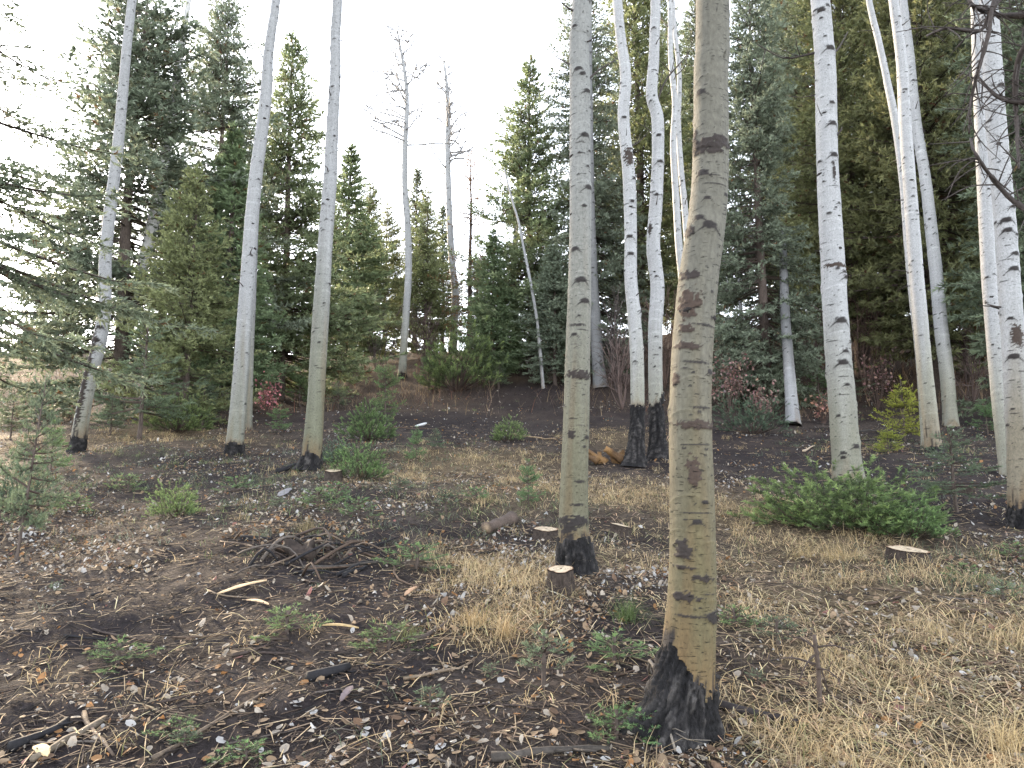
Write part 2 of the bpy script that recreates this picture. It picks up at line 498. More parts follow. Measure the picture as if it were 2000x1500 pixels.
    # low growth of grey-brown weathering
    dark = sstep(.22, .68, dark)
    dk = DARK + (BROWN - DARK) * darkc[..., None] * 1.6
    col = col * (1 - dark[..., None]) + dk * dark[..., None]
    fur = .55 * rn(5.5, 4, 15, 3) + .45 * rn(5, 16, 19, 3)
    fine = rn(14, 40, 16, 2)
    ccol = COAL * (.6 + 2.2 * fur)[..., None] + np.array([.042, .038, .035]) * (sstep(.46, .66, fur) * (.1 + 1.2 * sstep(.35, .7, fine)))[..., None]
    disp = np.where(cm, disp + ((fur - .48) * .09 + (fine - .5) * .03) * min(1.2, rmean / .1), disp)
    RD = RR + disp
    V = C[:, None] + RD[..., None] * (cx[..., None] * E1[:, None] + sx[..., None] * E2[:, None])
    V = V - foot
    V = V.reshape(-1, 3)
    i = np.arange(n - 1)[:, None] * nt; j = np.arange(nt)[None]; k = (j + 1) % nt
    Q = np.stack([i + j, i + k, i + nt + k, i + nt + j], -1).reshape(-1, 4)
    cmf = cm.ravel()
    fmask = cmf[Q].sum(1) >= 2
    root = thing(name, foot, label, cat, group)
    def part(nm, sel, cc, mat):
        q = Q[sel]; used = np.unique(q); re = np.zeros(len(V), np.int64); re[used] = np.arange(len(used))
        return obj(nm, mesh(nm, V[used], [re[q]], cc.reshape(-1, 3)[used], [mat]), root)
    part('trunk', ~fmask, col, M_BARK)
    if fmask.any():
        b = part('charred_base', fmask, ccol, M_CHAR); b['label'] = 'blackened burnt bark round the foot of the stem'
    # swollen knots stand out of the bark as pieces
    for q in range((knots + 1) // 2):
        s0 = rng.uniform(.35 * L, L); t0 = rng.uniform(-np.pi * .93, -np.pi * .07)
        kk = np.searchsorted(seglen, s0); kk = min(kk, n - 1)
        sz = R[kk] * rng.uniform(.14, .24)
        nrm = math.cos(t0) * E1[kk] + math.sin(t0) * E2[kk]
        c0 = C[kk] + nrm * R[kk] * 1.0 - foot
        add_knot(root, c0, nrm, sz, rng)
    for br in branches:                          # (px,py on stem, end px,py, depth offset, radius px, twiggy)
        px, py, ex, ey, dy, rp = br[:6]
        s0, t0, kk = hit(px, py)
        a = C[kk] + (math.cos(t0) * E1[kk] + math.sin(t0) * E2[kk]) * R[kk] * .6
        e = at(ex, ey, Yd + dy)
        bag = Bag()
        mid = (a + e) / 2 + rng.normal(size=3) * np.linalg.norm(e - a) * .07 - np.array([0, 0, np.linalg.norm(e - a) * .05])
        P = smooth_path(np.array([a, (a * 2 + mid) / 3 + rng.normal(size=3) * .01, mid, e]), np.linalg.norm(e - a) / 8)
        r0 = rp / 1450 * Yd
        cl = np.array([.045, .036, .032])
        bag.tube(P, np.linspace(r0, r0 * .35, len(P)), 6, cl)
        o = obj('branch', bag.mesh('branch', [M_STICK], origin=foot), root)
        for w in range(br[6] if len(br) > 6 else 2):
            bag = Bag()
            f = rng.uniform(.35, .95); p0 = P[int(f * (len(P) - 1))]
            dd = (e - a) / np.linalg.norm(e - a) + rng.normal(size=3) * .6; dd /= np.linalg.norm(dd)
            ln = np.linalg.norm(e - a) * rng.uniform(.2, .45)
            PP = np.array([p0, p0 + dd * ln * .5 + rng.normal(size=3) * ln * .06, p0 + dd * ln + np.array([0, 0, ln * .1])])
            bag.tube(PP, [r0 * .5, r0 * .35, r0 * .2], 4, cl)
            obj('twig', bag.mesh('twig', [M_STICK], origin=foot), o)
    for q in range(stubs):                       # short dead stubs
        s0 = rng.uniform(.3 * L, L); t0 = rng.uniform(0, 2 * np.pi); kk = min(np.searchsorted(seglen, s0), n - 1)
        nrm = math.cos(t0) * E1[kk] + math.sin(t0) * E2[kk]; ln = rng.uniform(.05, .28)
        a = C[kk] + nrm * R[kk] * .7; dv = nrm + np.array([0, 0, rng.uniform(0, .8)]); r0 = rng.uniform(.006, .011) + pix * .12
        P = np.array([a, a + dv * ln * .45, a + dv * ln + rng.normal(size=3) * ln * .15])
        bag = Bag(); bag.tube(P, [r0, r0 * .75, r0 * .4], 5, np.array([.05, .04, .036]) * rng.uniform(.7, 1.6))
        obj('branch', bag.mesh('branch', [M_STICK], origin=foot), root)
    if bare_top: bare_crown(root, C, R, foot, bare_top, rng)
    return root

KNOT_ME = []
def add_knot(root, c0, nrm, sz, rng):
    if not KNOT_ME:
        for k in range(4):
            r = np.random.default_rng(100 + k)
            nu, nv = 10, 5
            V = []; C = []
            for a in range(nv):
                f = a / (nv - 1) * math.pi / 2
                for b in range(nu):
                    t = b / nu * 2 * math.pi
                    rr = math.cos(f) * (1 + r.normal() * .22) + .02
                    V.append((rr * math.cos(t) * 1.35, rr * math.sin(t) * .62, math.sin(f) * .26 * (1 + r.normal() * .2)))
                    C.append(DARK * (.6 + .8 * r.random()))
            i = np.arange(nv - 1)[:, None] * nu; j = np.arange(nu)[None]; kk = (j + 1) % nu
            q = np.stack([i + j, i + kk, i + nu + kk, i + nu + j], -1).reshape(-1, 4)
            KNOT_ME.append(mesh('knot', V, [q], np.array(C), [M_STICK]))
    o = obj('knot', KNOT_ME[rng.integers(4)], root, c0)
    nz = Vector(nrm).normalized(); nx_ = Vector((0, 0, 1)).cross(nz).normalized(); ny_ = nz.cross(nx_)
    o.rotation_euler = Matrix((nx_, ny_, nz)).transposed().to_euler()
    o.scale = (sz, sz, sz)

def bare_crown(root, C, R, foot, spec, rng):
    """leafless twigs round the top of a thin stem"""
    f0, nb, L0 = spec
    bag = Bag()
    grey = np.array([.26, .25, .245])
    n = len(C); cum = np.r_[0, np.cumsum(np.linalg.norm(np.diff(C, axis=0), axis=1))]
    for b in range(nb):
        f = f0 + (1 - f0) * (b / nb) ** .9
        k = min(np.searchsorted(cum, f * cum[-1]), n - 1)
        az = rng.uniform(0, 2 * np.pi); L = L0 * (1.05 - .75 * (f - f0) / (1 - f0)) * rng.uniform(.6, 1.2)
        el = rng.uniform(-.05, .45) + .7 * (f - f0) / (1 - f0)
        d = np.array([math.cos(az) * math.cos(el), math.sin(az) * math.cos(el), math.sin(el)])
        pts = [C[k]]
        for s in range(5):
            d = d + rng.normal(size=3) * .2; d /= np.linalg.norm(d)
            pts.append(pts[-1] + d * L / 5)
        pts = np.array(pts); r0 = max(R[k] * .4, .008)
        bag.tube(pts, np.linspace(max(r0, .024), .014, 6), 4, grey * rng.uniform(.7, 1.1))
        for t in range(9):
            q = rng.uniform(1.2, 4.9); p = pts[int(q)] + (pts[min(int(q) + 1, 5)] - pts[int(q)]) * (q % 1)
            dd = d + rng.normal(size=3) * .7; dd /= np.linalg.norm(dd); ln = L * rng.uniform(.12, .38)
            p1 = p + dd * ln * .5; p2 = p1 + (dd + rng.normal(size=3) * .35) * ln * .5
            bag.tube(np.array([p, p1, p2]), [.016, .014, .010], 3, grey * rng.uniform(.6, 1.0))
            for s in range(2):
                dv = dd + rng.normal(size=3) * .8; dv /= np.linalg.norm(dv)
                bag.tube(np.array([p1, p1 + dv * ln * .4]), [.012, .008], 3, grey * .8)
    o = obj('crown', bag.mesh('crown', [M_STICK], origin=foot), root)
    o['label'] = 'leafless grey twigs at the top'

PI = math.pi
aspen('aspen_tree', 'thickest aspen, olive-brown bark, burnt flaring foot, standing nearest in front', None,
      [(1332, 1432, 96), (1344, 1330, 92), (1350, 1220, 90), (1353, 1100, 88), (1351, 960, 86), (1348, 830, 83), (1350, 720, 80), (1357, 620, 80), (1366, 530, 79), (1379, 440, 77),
       (1386, 360, 74), (1388, 260, 72), (1388, 130, 71), (1391, 0, 69)],
      low=OLIVE * 1.02, high=np.array([.114, .107, .086]), trans=(.3, 2.4), char=.27, char_amp=.07, scorch=.22, seed=5, lent=42, knots=4, flare=1.22, px_step=1.25, scars=7, stubs=0,
      roots=[(PI * 1.02, .16, .17), (-.35, .05, .12), (-PI * .6, .04, .10)], band=[(-PI * .86, .16), (-PI * .2, -.06)],
      marks=[('patch', 1388, 292, 32, 11), ('patch', 1375, 305, 22, 9), ('patch', 1352, 285, 8, 24), ('eye', 1377, 452, 12), ('eye', 1373, 400, 6), ('eye', 1410, 388, 6, False), ('patch', 1343, 465, 11, 12),
             ('patch', 1337, 548, 20, 7), ('patch', 1336, 600, 19, 26, .9), ('patch', 1330, 650, 13, 6, .6), ('eye', 1382, 575, 4, False), ('eye', 1382, 625, 4, False), ('line', 1370, 640, 34, 3), ('patch', 1330, 683, 22, 5, .6),
             ('line', 1350, 712, 35, 3), ('patch', 1315, 745, 9, 10, .8), ('line', 1362, 800, 26, 3), ('patch', 1345, 832, 40, 7, .7), ('patch', 1346, 925, 11, 24, .9), ('eye', 1366, 980, 6, False),
             ('patch', 1325, 1070, 15, 14, .2), ('patch', 1325, 1107, 16, 4), ('patch', 1365, 1125, 16, 6), ('patch', 1330, 1162, 22, 7), ('patch', 1386, 1198, 18, 9, 0), ('line', 1340, 1198, 40, 3), ('line', 1350, 1000, 36, 2), ('line', 1350, 870, 36, 2), ('line', 1390, 372, 30, 2), ('line', 1375, 355, 30, 2)])
aspen('aspen_tree', 'grey-green aspen behind the pale cut stump, foot ringed by two black burns', None,
      [(1128, 1118, 66), (1122, 1070, 60), (1120, 1010, 56), (1122, 920, 53), (1126, 800, 51), (1129, 680, 48), (1132, 560, 46), (1134, 430, 44), (1133, 300, 43), (1133, 180, 43), (1131, 80, 42), (1137, 0, 42)],
      low=np.array([.117, .110, .072]), high=np.array([.195, .195, .185]), trans=(.3, 3.2), char=.27, char_amp=.05, scorch=.10, seed=12, lent=34, knots=5, flare=1.3, scars=9, stubs=0,
      marks=[('patch', 1122, 1018, 34, 9, 0), ('patch', 1108, 1030, 16, 10, 0), ('patch', 1129, 735, 27, 8), ('eye', 1143, 855, 6), ('patch', 1114, 850, 8, 8), ('eye', 1122, 492, 7), ('eye', 1132, 553, 9), ('eye', 1140, 592, 8), ('eye', 1147, 372, 8), ('eye', 1140, 272, 8),
             ('eye', 1145, 186, 7), ('eye', 1128, 146, 7), ('eye', 1120, 657, 5), ('eye', 1150, 300, 4), ('line', 1125, 640, 22, 3), ('line', 1125, 985, 18, 3), ('line', 1130, 940, 16, 3)],
      branches=[(1148, 158, 1203, 117, .1, 3.2, 0), (1115, 135, 1084, 110, .1, 2.6, 0), (1118, 26, 1095, 4, -.1, 2.8, 0), (1145, 82, 1162, 72, -.1, 2.4, 1)])
aspen('aspen_tree', 'white aspen of the close pair with thinner, bulging black foot', None,
      [(1240, 908, 34), (1243, 860, 28), (1245, 780, 27), (1244, 690, 27), (1238, 610, 27), (1232, 540, 26), (1232, 450, 25), (1228, 340, 25), (1218, 230, 24), (1222, 150, 23), (1212, 70, 21), (1206, 0, 20)],
      low=CREAM, high=WHITE, trans=(.5, 3), char=1.0, char_amp=.10, scorch=.12, seed=21, lent=16, flare=1.6, px_step=1.1, knots=8, scars=10,
      marks=[('patch', 1227, 310, 10, 16, .5), ('eye', 1237, 352, 5), ('eye', 1228, 465, 6), ('eye', 1233, 398, 5, False), ('eye', 1252, 610, 6), ('eye', 1230, 500, 6), ('eye', 1217, 235, 5, False)],
      branches=[(1240, 290, 1270, 255, .2, 2, 2), (1228, 125, 1180, 90, .3, 1.6, 3)])
aspen('aspen_tree', 'white aspen of the close pair with kink below its top and split black foot', None,
      [(1286, 896, 36), (1283, 840, 30), (1280, 740, 28), (1280, 640, 28), (1284, 560, 28), (1276, 480, 27), (1281, 400, 26), (1285, 300, 25), (1284, 230, 25), (1273, 185, 24), (1277, 120, 23), (1279, 50, 21), (1280, 0, 20)],
      low=CREAM, high=WHITE, trans=(.5, 3), char=.95, char_amp=.16, scorch=.10, seed=22, lent=16, flare=1.4, px_step=1.1, knots=8, scars=10, band=[(-.3, .3)],
      marks=[('eye', 1288, 320, 6), ('eye', 1280, 385, 5, False), ('patch', 1268, 450, 4, 12), ('eye', 1285, 270, 5, False), ('eye', 1275, 60, 4)],
      branches=[(1288, 200, 1345, 105, .3, 2.6, 3), (1288, 280, 1240, 236, .2, 1.6, 1)])
aspen('aspen_tree', 'slim wavy white aspen stem just behind the thickest trunk, outer of two', 15.5,
      [(1345, 830, 18), (1340, 700, 17), (1334, 560, 16), (1326, 480, 15), (1320, 380, 14), (1315, 280, 13), (1318, 200, 12), (1310, 110, 11), (1309, 0, 10)],
      low=CREAM, high=WHITE, char=0, seed=31, lent=8, knots=8, px_step=1.2, branches=[(1312, 60, 1290, 30, .2, 1.4, 2), (1316, 150, 1345, 90, .2, 1.4, 2)])
aspen('aspen_tree', 'slim white aspen stem squeezed between its wavy neighbour and the thickest trunk', 16.3,
      [(1362, 820, 17), (1356, 640, 16), (1345, 500, 15), (1337, 400, 13), (1330, 330, 12), (1325, 240, 11), (1327, 150, 10), (1318, 60, 9), (1314, 0, 9)],
      low=CREAM, high=WHITE, char=0, seed=32, lent=8, knots=6, px_step=1.2)
aspen('aspen_tree', 'stout white aspen rising behind the low green fir bush', None,
      [(1658, 938, 54), (1652, 880, 51), (1645, 790, 50), (1637, 690, 48), (1630, 590, 47), (1626, 500, 45), (1621, 420, 44), (1616, 320, 42), (1614, 230, 42), (1612, 130, 41), (1606, 40, 39), (1602, 0, 38)],
      low=np.array([.178, .174, .135]), high=WHITE * .93, trans=(.3, 2.6), char=0, seed=41, lent=20, knots=7, scars=10, flare=1.15,
      marks=[('eye', 1632, 630, 10), ('eye', 1636, 712, 9), ('eye', 1640, 690, 6), ('eye', 1643, 545, 7), ('patch', 1625, 523, 24, 4, .6), ('eye', 1620, 310, 8), ('eye', 1618, 250, 8), ('eye', 1614, 105, 9), ('eye', 1597, 30, 8, False), ('eye', 1617, 210, 6, False), ('patch', 1620, 345, 3, 16), ('eye', 1660, 873, 7), ('eye', 1638, 893, 5, False), ('eye', 1643, 755, 5)],
      branches=[(1625, 112, 1656, 62, .2, 3.0, 1), (1590, 102, 1478, 86, .3, 2.6, 4), (1630, 272, 1645, 248, -.1, 3.2, 1), (1595, 183, 1535, 187, .3, 1.4, 2)])
aspen('aspen_tree', 'straight middle stem of the white aspen trio with scorched tan foot', None,
      [(1824, 884, 28), (1815, 800, 28), (1803, 680, 27), (1792, 560, 27), (1784, 460, 26), (1776, 350, 25), (1768, 240, 24), (1762, 130, 22), (1752, 50, 20), (1745, 0, 19)],
      low=CREAM, high=WHITE, trans=(1.2, 3), char=.12, char_amp=.06, scorch=.9, seed=51, lent=13, knots=8, px_step=1.1)
aspen('aspen_tree', 'thinnest stem of the white aspen trio, bowing out at its top', 14.2,
      [(1808, 850, 18), (1798, 700, 18), (1784, 580, 17), (1774, 470, 17), (1765, 360, 16), (1751, 250, 16), (1733, 160, 14), (1716, 80, 13), (1697, 0, 12)],
      low=CREAM, high=WHITE, char=0, seed=52, lent=10, knots=8, px_step=1.2)
aspen('aspen_tree', 'outer stem of the white aspen trio, leaning, behind a dark young fir', None,
      [(1857, 832, 26), (1850, 740, 26), (1838, 640, 25), (1829, 540, 24), (1818, 440, 23), (1806, 340, 21), (1791, 250, 20), (1782, 160, 18), (1774, 80, 17), (1764, 0, 15)],
      low=CREAM, high=WHITE, trans=(.8, 3), char=0, seed=53, lent=11, knots=7, px_step=1.1)
aspen('aspen_tree', 'big white aspen cut by the picture edge, crossed by dead drooping twigs', None,
      [(1994, 1032, 42), (1990, 930, 40), (1986, 800, 40), (1980, 680, 40), (1971, 560, 39), (1964, 450, 38), (1954, 340, 38), (1945, 230, 37), (1937, 110, 36), (1930, 0, 34)],
      low=np.array([.165, .143, .105]), high=WHITE * .95, trans=(.5, 2.2), char=.22, char_amp=.08, scorch=.25, seed=61, lent=30, knots=7, scars=11,
      marks=[('eye', 1955, 435, 9), ('eye', 1957, 455, 8), ('eye', 1970, 500, 7), ('eye', 1968, 530, 8), ('eye', 1970, 700, 9), ('eye', 1945, 175, 8), ('eye', 1950, 150, 6), ('patch', 1975, 660, 10, 20, .7), ('eye', 1967, 410, 6, False)])
aspen('aspen_tree', 'paler thin aspen half hidden behind the big aspen at the edge', 10.2,
      [(1972, 940, 30), (1957, 820, 29), (1945, 700, 28), (1934, 570, 28), (1927, 450, 27), (1921, 330, 26), (1915, 210, 25), (1911, 110, 24), (1906, 0, 22)],
      low=CREAM, high=WHITE * .95, trans=(.5, 2.5), char=0, seed=62, lent=12, knots=5)
aspen('aspen_tree', 'outermost leaning aspen with dark fire scar up its bent lower stem', None,
      [(150, 884, 30), (160, 820, 27), (176, 740, 25), (192, 680, 25), (203, 620, 25), (205, 560, 24), (206, 500, 23), (214, 420, 23), (224, 340, 22), (232, 270, 21), (240, 180, 20), (248, 90, 18), (258, 0, 17)],
      low=CREAM * .95, high=WHITE * .86, trans=(.3, 2.5), char=.30, char_amp=.1, scorch=.3, seed=71, lent=16, knots=9, px_step=1.1,
      marks=[('patch', 183, 690, 7, 40, .3), ('patch', 172, 740, 6, 40, .3), ('patch', 163, 790, 6, 40, .3), ('eye', 195, 665, 7), ('eye', 202, 640, 6)])
aspen('aspen_tree', 'pale aspen with short black ring at its foot, left of the mossy-green trunk', None,
      [(457, 888, 34), (462, 830, 31), (470, 740, 30), (477, 640, 29), (484, 540, 28), (491, 440, 27), (500, 340, 26), (512, 250, 25), (520, 180, 24), (524, 110, 21), (532, 50, 19), (539, 0, 18)],
      low=np.array([.178, .178, .14]), high=WHITE * .86, trans=(.2, 3), char=.22, char_amp=.05, scorch=.1, seed=72, lent=17, knots=9, flare=1.15, px_step=1.1)
aspen('aspen_tree', 'straight green-grey aspen whose black foot sends out a burnt root', None,
      [(606, 914, 38), (612, 850, 35), (618, 760, 33), (624, 660, 32), (630, 560, 31), (637, 450, 29), (645, 340, 27), (650, 240, 25), (655, 140, 23), (655, 70, 21), (659, 0, 20)],
      low=np.array([.127, .127, .086]), high=WHITE * .80, trans=(.3, 4.5), char=.24, char_amp=.08, scorch=.34, seed=73, lent=19, knots=9, flare=1.3, roots=[(PI * 1.05, .10, .06)], px_step=1.05)
aspen('aspen_tree', 'thin grey stem leaning close behind the pale ringed aspen', 17.5,
      [(484, 850, 15), (488, 700, 15), (494, 560, 14), (498, 440, 14), (504, 330, 12), (508, 240, 10)], low=CREAM * .7, high=WHITE * .6, char=0, seed=74, lent=4, knots=2, px_step=1.4, extra=2)
aspen('aspen_tree', 'thin white leafless aspen with spreading bare top against the sky, left of two', None,
      [(785, 740, 17), (788, 690, 15), (794, 600, 14), (798, 520, 14), (796, 440, 13), (791, 370, 12), (791, 290, 11), (795, 200, 9), (790, 140, 7), (782, 95, 5), (776, 60, 2.5)],
      low=CREAM, high=WHITE * .88, char=.2, char_amp=.1, seed=81, lent=3, knots=5, px_step=1.3, extra=0, bare_top=(.64, 40, 2.3), scars=4)
aspen('aspen_tree', 'forked white leafless aspen with bare top against the sky, above dark fir bush', None,
      [(884, 690, 17), (887, 630, 17), (890, 580, 16), (884, 520, 14), (879, 450, 13), (876, 370, 12), (874, 290, 11), (875, 220, 9), (872, 160, 6), (866, 118, 3)],
      low=CREAM, high=WHITE * .88, char=0, seed=182, lent=3, knots=5, px_step=1.3, extra=0, bare_top=(.60, 40, 2.3), scars=4)
aspen('aspen_tree', 'very thin white sapling stem leaning alone over the dark soil bank', None,
      [(1061, 758, 7), (1056, 700, 7), (1048, 620, 6), (1034, 540, 6), (1022, 480, 5), (1012, 430, 5), (1000, 390, 4), (985, 330, 3)], low=WHITE * .9, high=WHITE * .85, char=0, seed=83, lent=0, knots=0, px_step=1.6, extra=0, scars=0)
aspen('aspen_tree', 'slender pale aspen in front of the far light-green firs', None,
      [(703, 690, 9), (705, 600, 8), (708, 520, 8), (712, 450, 7), (722, 415, 5)], low=WHITE * .85, high=WHITE * .8, char=0, seed=84, lent=0, knots=0, px_step=1.6, extra=1.5, scars=2)
aspen('aspen_tree', 'dim whitish aspen trunk in the shade just right of the ringed grey-green aspen', None,
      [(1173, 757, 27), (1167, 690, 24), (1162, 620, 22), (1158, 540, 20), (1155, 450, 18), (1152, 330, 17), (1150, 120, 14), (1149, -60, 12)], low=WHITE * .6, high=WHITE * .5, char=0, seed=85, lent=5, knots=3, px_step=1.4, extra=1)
aspen('aspen_tree', 'pale aspen trunk vanishing upward into dark spruce boughs, near the pink shrub', None,
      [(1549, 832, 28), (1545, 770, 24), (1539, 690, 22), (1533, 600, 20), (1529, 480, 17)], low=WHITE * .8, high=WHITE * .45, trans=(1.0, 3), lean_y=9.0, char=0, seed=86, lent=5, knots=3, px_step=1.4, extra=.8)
aspen('aspen_tree', 'thin white aspen stem deep under the spruces above the pink shrub', None,
      [(1452, 722, 7), (1449, 640, 7), (1444, 560, 6), (1440, 470, 6)], low=WHITE * .8, high=WHITE * .7, char=0, seed=87, lent=0, knots=0, px_step=1.6, extra=2, scars=0)
aspen('aspen_tree', 'grey leaning dead pole whose tip clears the broad blue spruce', 21.0,
      [(222, 735, 22), (262, 590, 22), (300, 430, 22), (318, 330, 20), (340, 190, 17), (355, 90, 13), (366, 20, 10), (371, -20, 9)], low=np.array([.30, .28, .26]), high=np.array([.42, .41, .40]), char=0, seed=88, lent=4, knots=3, px_step=1.3, extra=.8)
aspen('aspen_tree', 'grey dead aspen stem beside the tall fir, half hid by branches', None,
      [(1013, 705, 13), (1006, 620, 12), (1004, 520, 11), (1008, 440, 9), (1012, 360, 6)], low=WHITE * .5, high=WHITE * .55, char=0, seed=89, lent=0, knots=0, px_step=1.6, extra=.8, scars=2)

# ------------------------------------------------------------------ conifers
def shoots(P, D, ln, wd, ntri, rng, spread=.75):
    """needle tufts: slim triangles fanning forward from a shoot; P,D (n,3), ln,wd (n,)"""
    n = len(P)
    P = np.repeat(P, ntri, 0); D = np.repeat(D, ntri, 0); L = np.repeat(ln, ntri); W = np.repeat(wd, ntri)
    f = rng.uniform(-.1, .55, n * ntri)
    side = rng.normal(size=(n * ntri, 3))
    side -= D * (side * D).sum(1, keepdims=True); side /= np.linalg.norm(side, axis=1, keepdims=True) + 1e-9
    a = P + D * (f * L)[:, None]
    dirn = D + side * (spread * rng.uniform(.5, 1.3, n * ntri))[:, None]; dirn /= np.linalg.norm(dirn, axis=1, keepdims=True)
    tip = a + dirn * (L * rng.uniform(.55, .95, n * ntri))[:, None]
    w = np.cross(dirn, rng.normal(size=(n * ntri, 3))); w /= np.linalg.norm(w, axis=1, keepdims=True) + 1e-9
    w *= (W * .5)[:, None]
    V = np.stack([a - w, a + w, tip], 1).reshape(-1, 3)
    T = np.arange(n * ntri * 3).reshape(-1, 3)
    return V, T

def conifer_mesh(seed, H, R, crown0=.06, nbr=260, prof=.8, droop=.25, up=.30, sh_len=.13, sh_w=.03, ntri=4, twig_gap=.16, sh_gap=.11, colA=(.05, .085, .05), colB=(.09, .13, .07), irregular=.25,
                 old=(.03, .045, .028), bare=.35, dead=0.0, holes=.12, trunk_r=None, lean=0.0, twig_len=.56, keep_az=None, tip_col=None):
    rng = np.random.default_rng(seed)
    tr = trunk_r or H * .0125
    zs = np.linspace(0, H, 14)
    wob = np.cumsum(rng.normal(size=(14, 2)) * H * .0016, axis=0); wob[0] = 0
    TP = np.stack([wob[:, 0] + lean * zs, wob[:, 1], zs - .1 * (zs == 0)], 1)
    TR = tr * (1 - zs / H) ** .8 + .008; TR[0] *= 1.35
    tb = Bag(); V, q, t = tube(smooth_path(np.c_[TP, TR], H / 40)[:, :3], smooth_path(np.c_[TP, TR], H / 40)[:, 3], 10)
    bc = np.array([.085, .065, .055]) * (.6 + .8 * vnoise(V[:, 2] * 9, np.arctan2(V[:, 1], V[:, 0]) * 3, seed))[:, None]
    tb.add(V, q, t, bc)
    bag = Bag()
    u = np.sort(rng.uniform(0, 1, nbr) ** 1.0)
    hz = H * (crown0 + (1 - crown0) * (1 - (1 - u) ** .80) * .985)
    SP = []; SD = []; SL = []; SC_ = []
    lobes = rng.uniform(0, 2 * np.pi, 5); lobh = rng.uniform(.1, .9, 5)
    for b in range(nbr):
        h = hz[b]; f = (h / H - crown0) / (1 - crown0)
        if keep_az is not None: az = rng.uniform(*keep_az)
        else: az = b * 2.399963 + rng.normal() * .5
        hole = vnoise(math.cos(az) * 1.6 + 20, h / H * 9 + math.sin(az) * 1.6, seed + 3)
        if hole < holes * 1.6 and rng.random() < .8: continue
        L = R * (max(1 - f, .0) ** prof) * (1 - .35 * max(0, .12 - f) / .12) * (1 + irregular * rng.normal() * .8) + .06 * H * .12
        L *= .72 + .6 * vnoise(math.cos(az) * 1.2 + 3, math.sin(az) * 1.2 + h / H * 5, seed + 7)
        L = max(L, .10)
        el = up * 2.2 * f ** 1.3 - droop * (1 - f) + rng.normal() * .10
        d0 = np.array([math.cos(az), math.sin(az), 0.])
        ss = np.linspace(0, 1, 6)
        zc = L * (np.sin(el) * ss - droop * .55 * (1 - f) * ss ** 2 * .9 + (.28 * (1 - f) + .06) * ss ** 4 * .55)
        x0 = np.array([np.interp(h, zs, TP[:, 0]), np.interp(h, zs, TP[:, 1]), h])
        BP = x0 + d0 * (L * ss * np.cos(el))[:, None]; BP[:, 2] += zc
        sidev = np.array([-d0[1], d0[0], 0.])
        BP += sidev * (np.sin(ss * 3) * rng.normal() * .06 * L)[:, None]
        r0 = .006 + L * .010
        isdead = rng.random() < dead
        bag.tube(BP, np.linspace(r0, .003, 6), 3, np.array([.075, .055, .045]) * rng.uniform(.7, 1.3))
        # side twigs in a flat spray
        start = bare * (1 - f * .8)
        npos = max(3, int(L * (1 - start) / twig_gap * 2))
        tpos = np.linspace(start, 1, npos) + rng.normal(size=npos) * .02
        tpos = np.clip(tpos, .02, .99)
        sgn = np.where(np.arange(npos) % 2, 1, -1)
        ip = tpos * 5; i0 = np.minimum(ip.astype(int), 4); fr = (ip - i0)[:, None]
        tp = BP[i0] * (1 - fr) + BP[i0 + 1] * fr
        bd = BP[i0 + 1] - BP[i0]; bd /= np.linalg.norm(bd, axis=1, keepdims=True)
        tl = np.minimum(twig_len, L * .55) * (1 - .62 * tpos ** 2) * rng.uniform(.55, 1.2, npos)
        td = bd * rng.uniform(.45, .9, npos)[:, None] + sidev * (sgn * rng.uniform(.6, 1.0, npos))[:, None] + np.array([0, 0, 1.]) * (rng.normal(size=npos) * .22 - droop * .35 + .05)[:, None]
        td /= np.linalg.norm(td, axis=1, keepdims=True)
        # needles along twigs
        for k in range(npos):
            m = max(2, int(tl[k] / sh_gap + .5))
            s = (np.arange(m) + rng.uniform(.2, .9)) / m
            pp = tp[k] + td[k] * (s * tl[k])[:, None]; pp[:, 2] += -.12 * tl[k] * s ** 2 * droop * 2
            dd = td[k] + rng.normal(size=(m, 3)) * .38 + np.array([0, 0, .12]); dd /= np.linalg.norm(dd, axis=1, keepdims=True)
            SP.append(pp); SD.append(dd)
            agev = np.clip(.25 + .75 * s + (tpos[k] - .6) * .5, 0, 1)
            SC_.append(np.c_[agev, np.full(m, 1.0 if isdead else 0.0), np.full(m, rng.random())])
        m = max(2, int(L * .25 / sh_gap)); s = np.linspace(.8, 1, m)
        SP.append(BP[4] + (BP[5] - BP[4]) * ((s - .8) / .2)[:, None]); SD.append(np.repeat(bd[-1:], m, 0)); SC_.append(np.c_[np.ones(m), np.full(m, float(isdead)), np.full(m, rng.random())])
    m = 10
    SP.append(np.stack([np.full(m, TP[-1, 0]), np.full(m, TP[-1, 1]), np.linspace(H * .96, H, m)], 1)); SD.append(np.tile([0, 0, 1.], (m, 1)) + rng.normal(size=(m, 3)) * .3); SC_.append(np.c_[np.ones(m), np.zeros(m), np.ones(m)])
    P = np.vstack(SP); D = np.vstack(SD); S = np.vstack(SC_)
    n = len(P)
    V, T = shoots(P, D, sh_len * rng.uniform(.7, 1.3, n), sh_w * rng.uniform(.7, 1.3, n), ntri, rng)
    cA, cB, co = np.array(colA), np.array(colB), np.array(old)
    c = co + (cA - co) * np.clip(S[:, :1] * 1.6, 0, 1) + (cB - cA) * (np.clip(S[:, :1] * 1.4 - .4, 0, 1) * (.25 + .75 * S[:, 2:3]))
    c = c * rng.uniform(.78, 1.28, (n, 1))
    c = np.where(S[:, 1:2] > .5, np.array([.16, .075, .035]) * rng.uniform(.6, 1.3, (n, 1)), c)
    # some browned needles
    bm = rng.random(n) < .012
    c[bm] = np.array([.12, .07, .035])
    bag.add(V, None, T, np.repeat(np.repeat(c, ntri, 0), 3, 0))
    return tb.mesh('trunk', [M_WOOD]), bag.mesh('crown', [M_NEEDLE], smooth=False), H

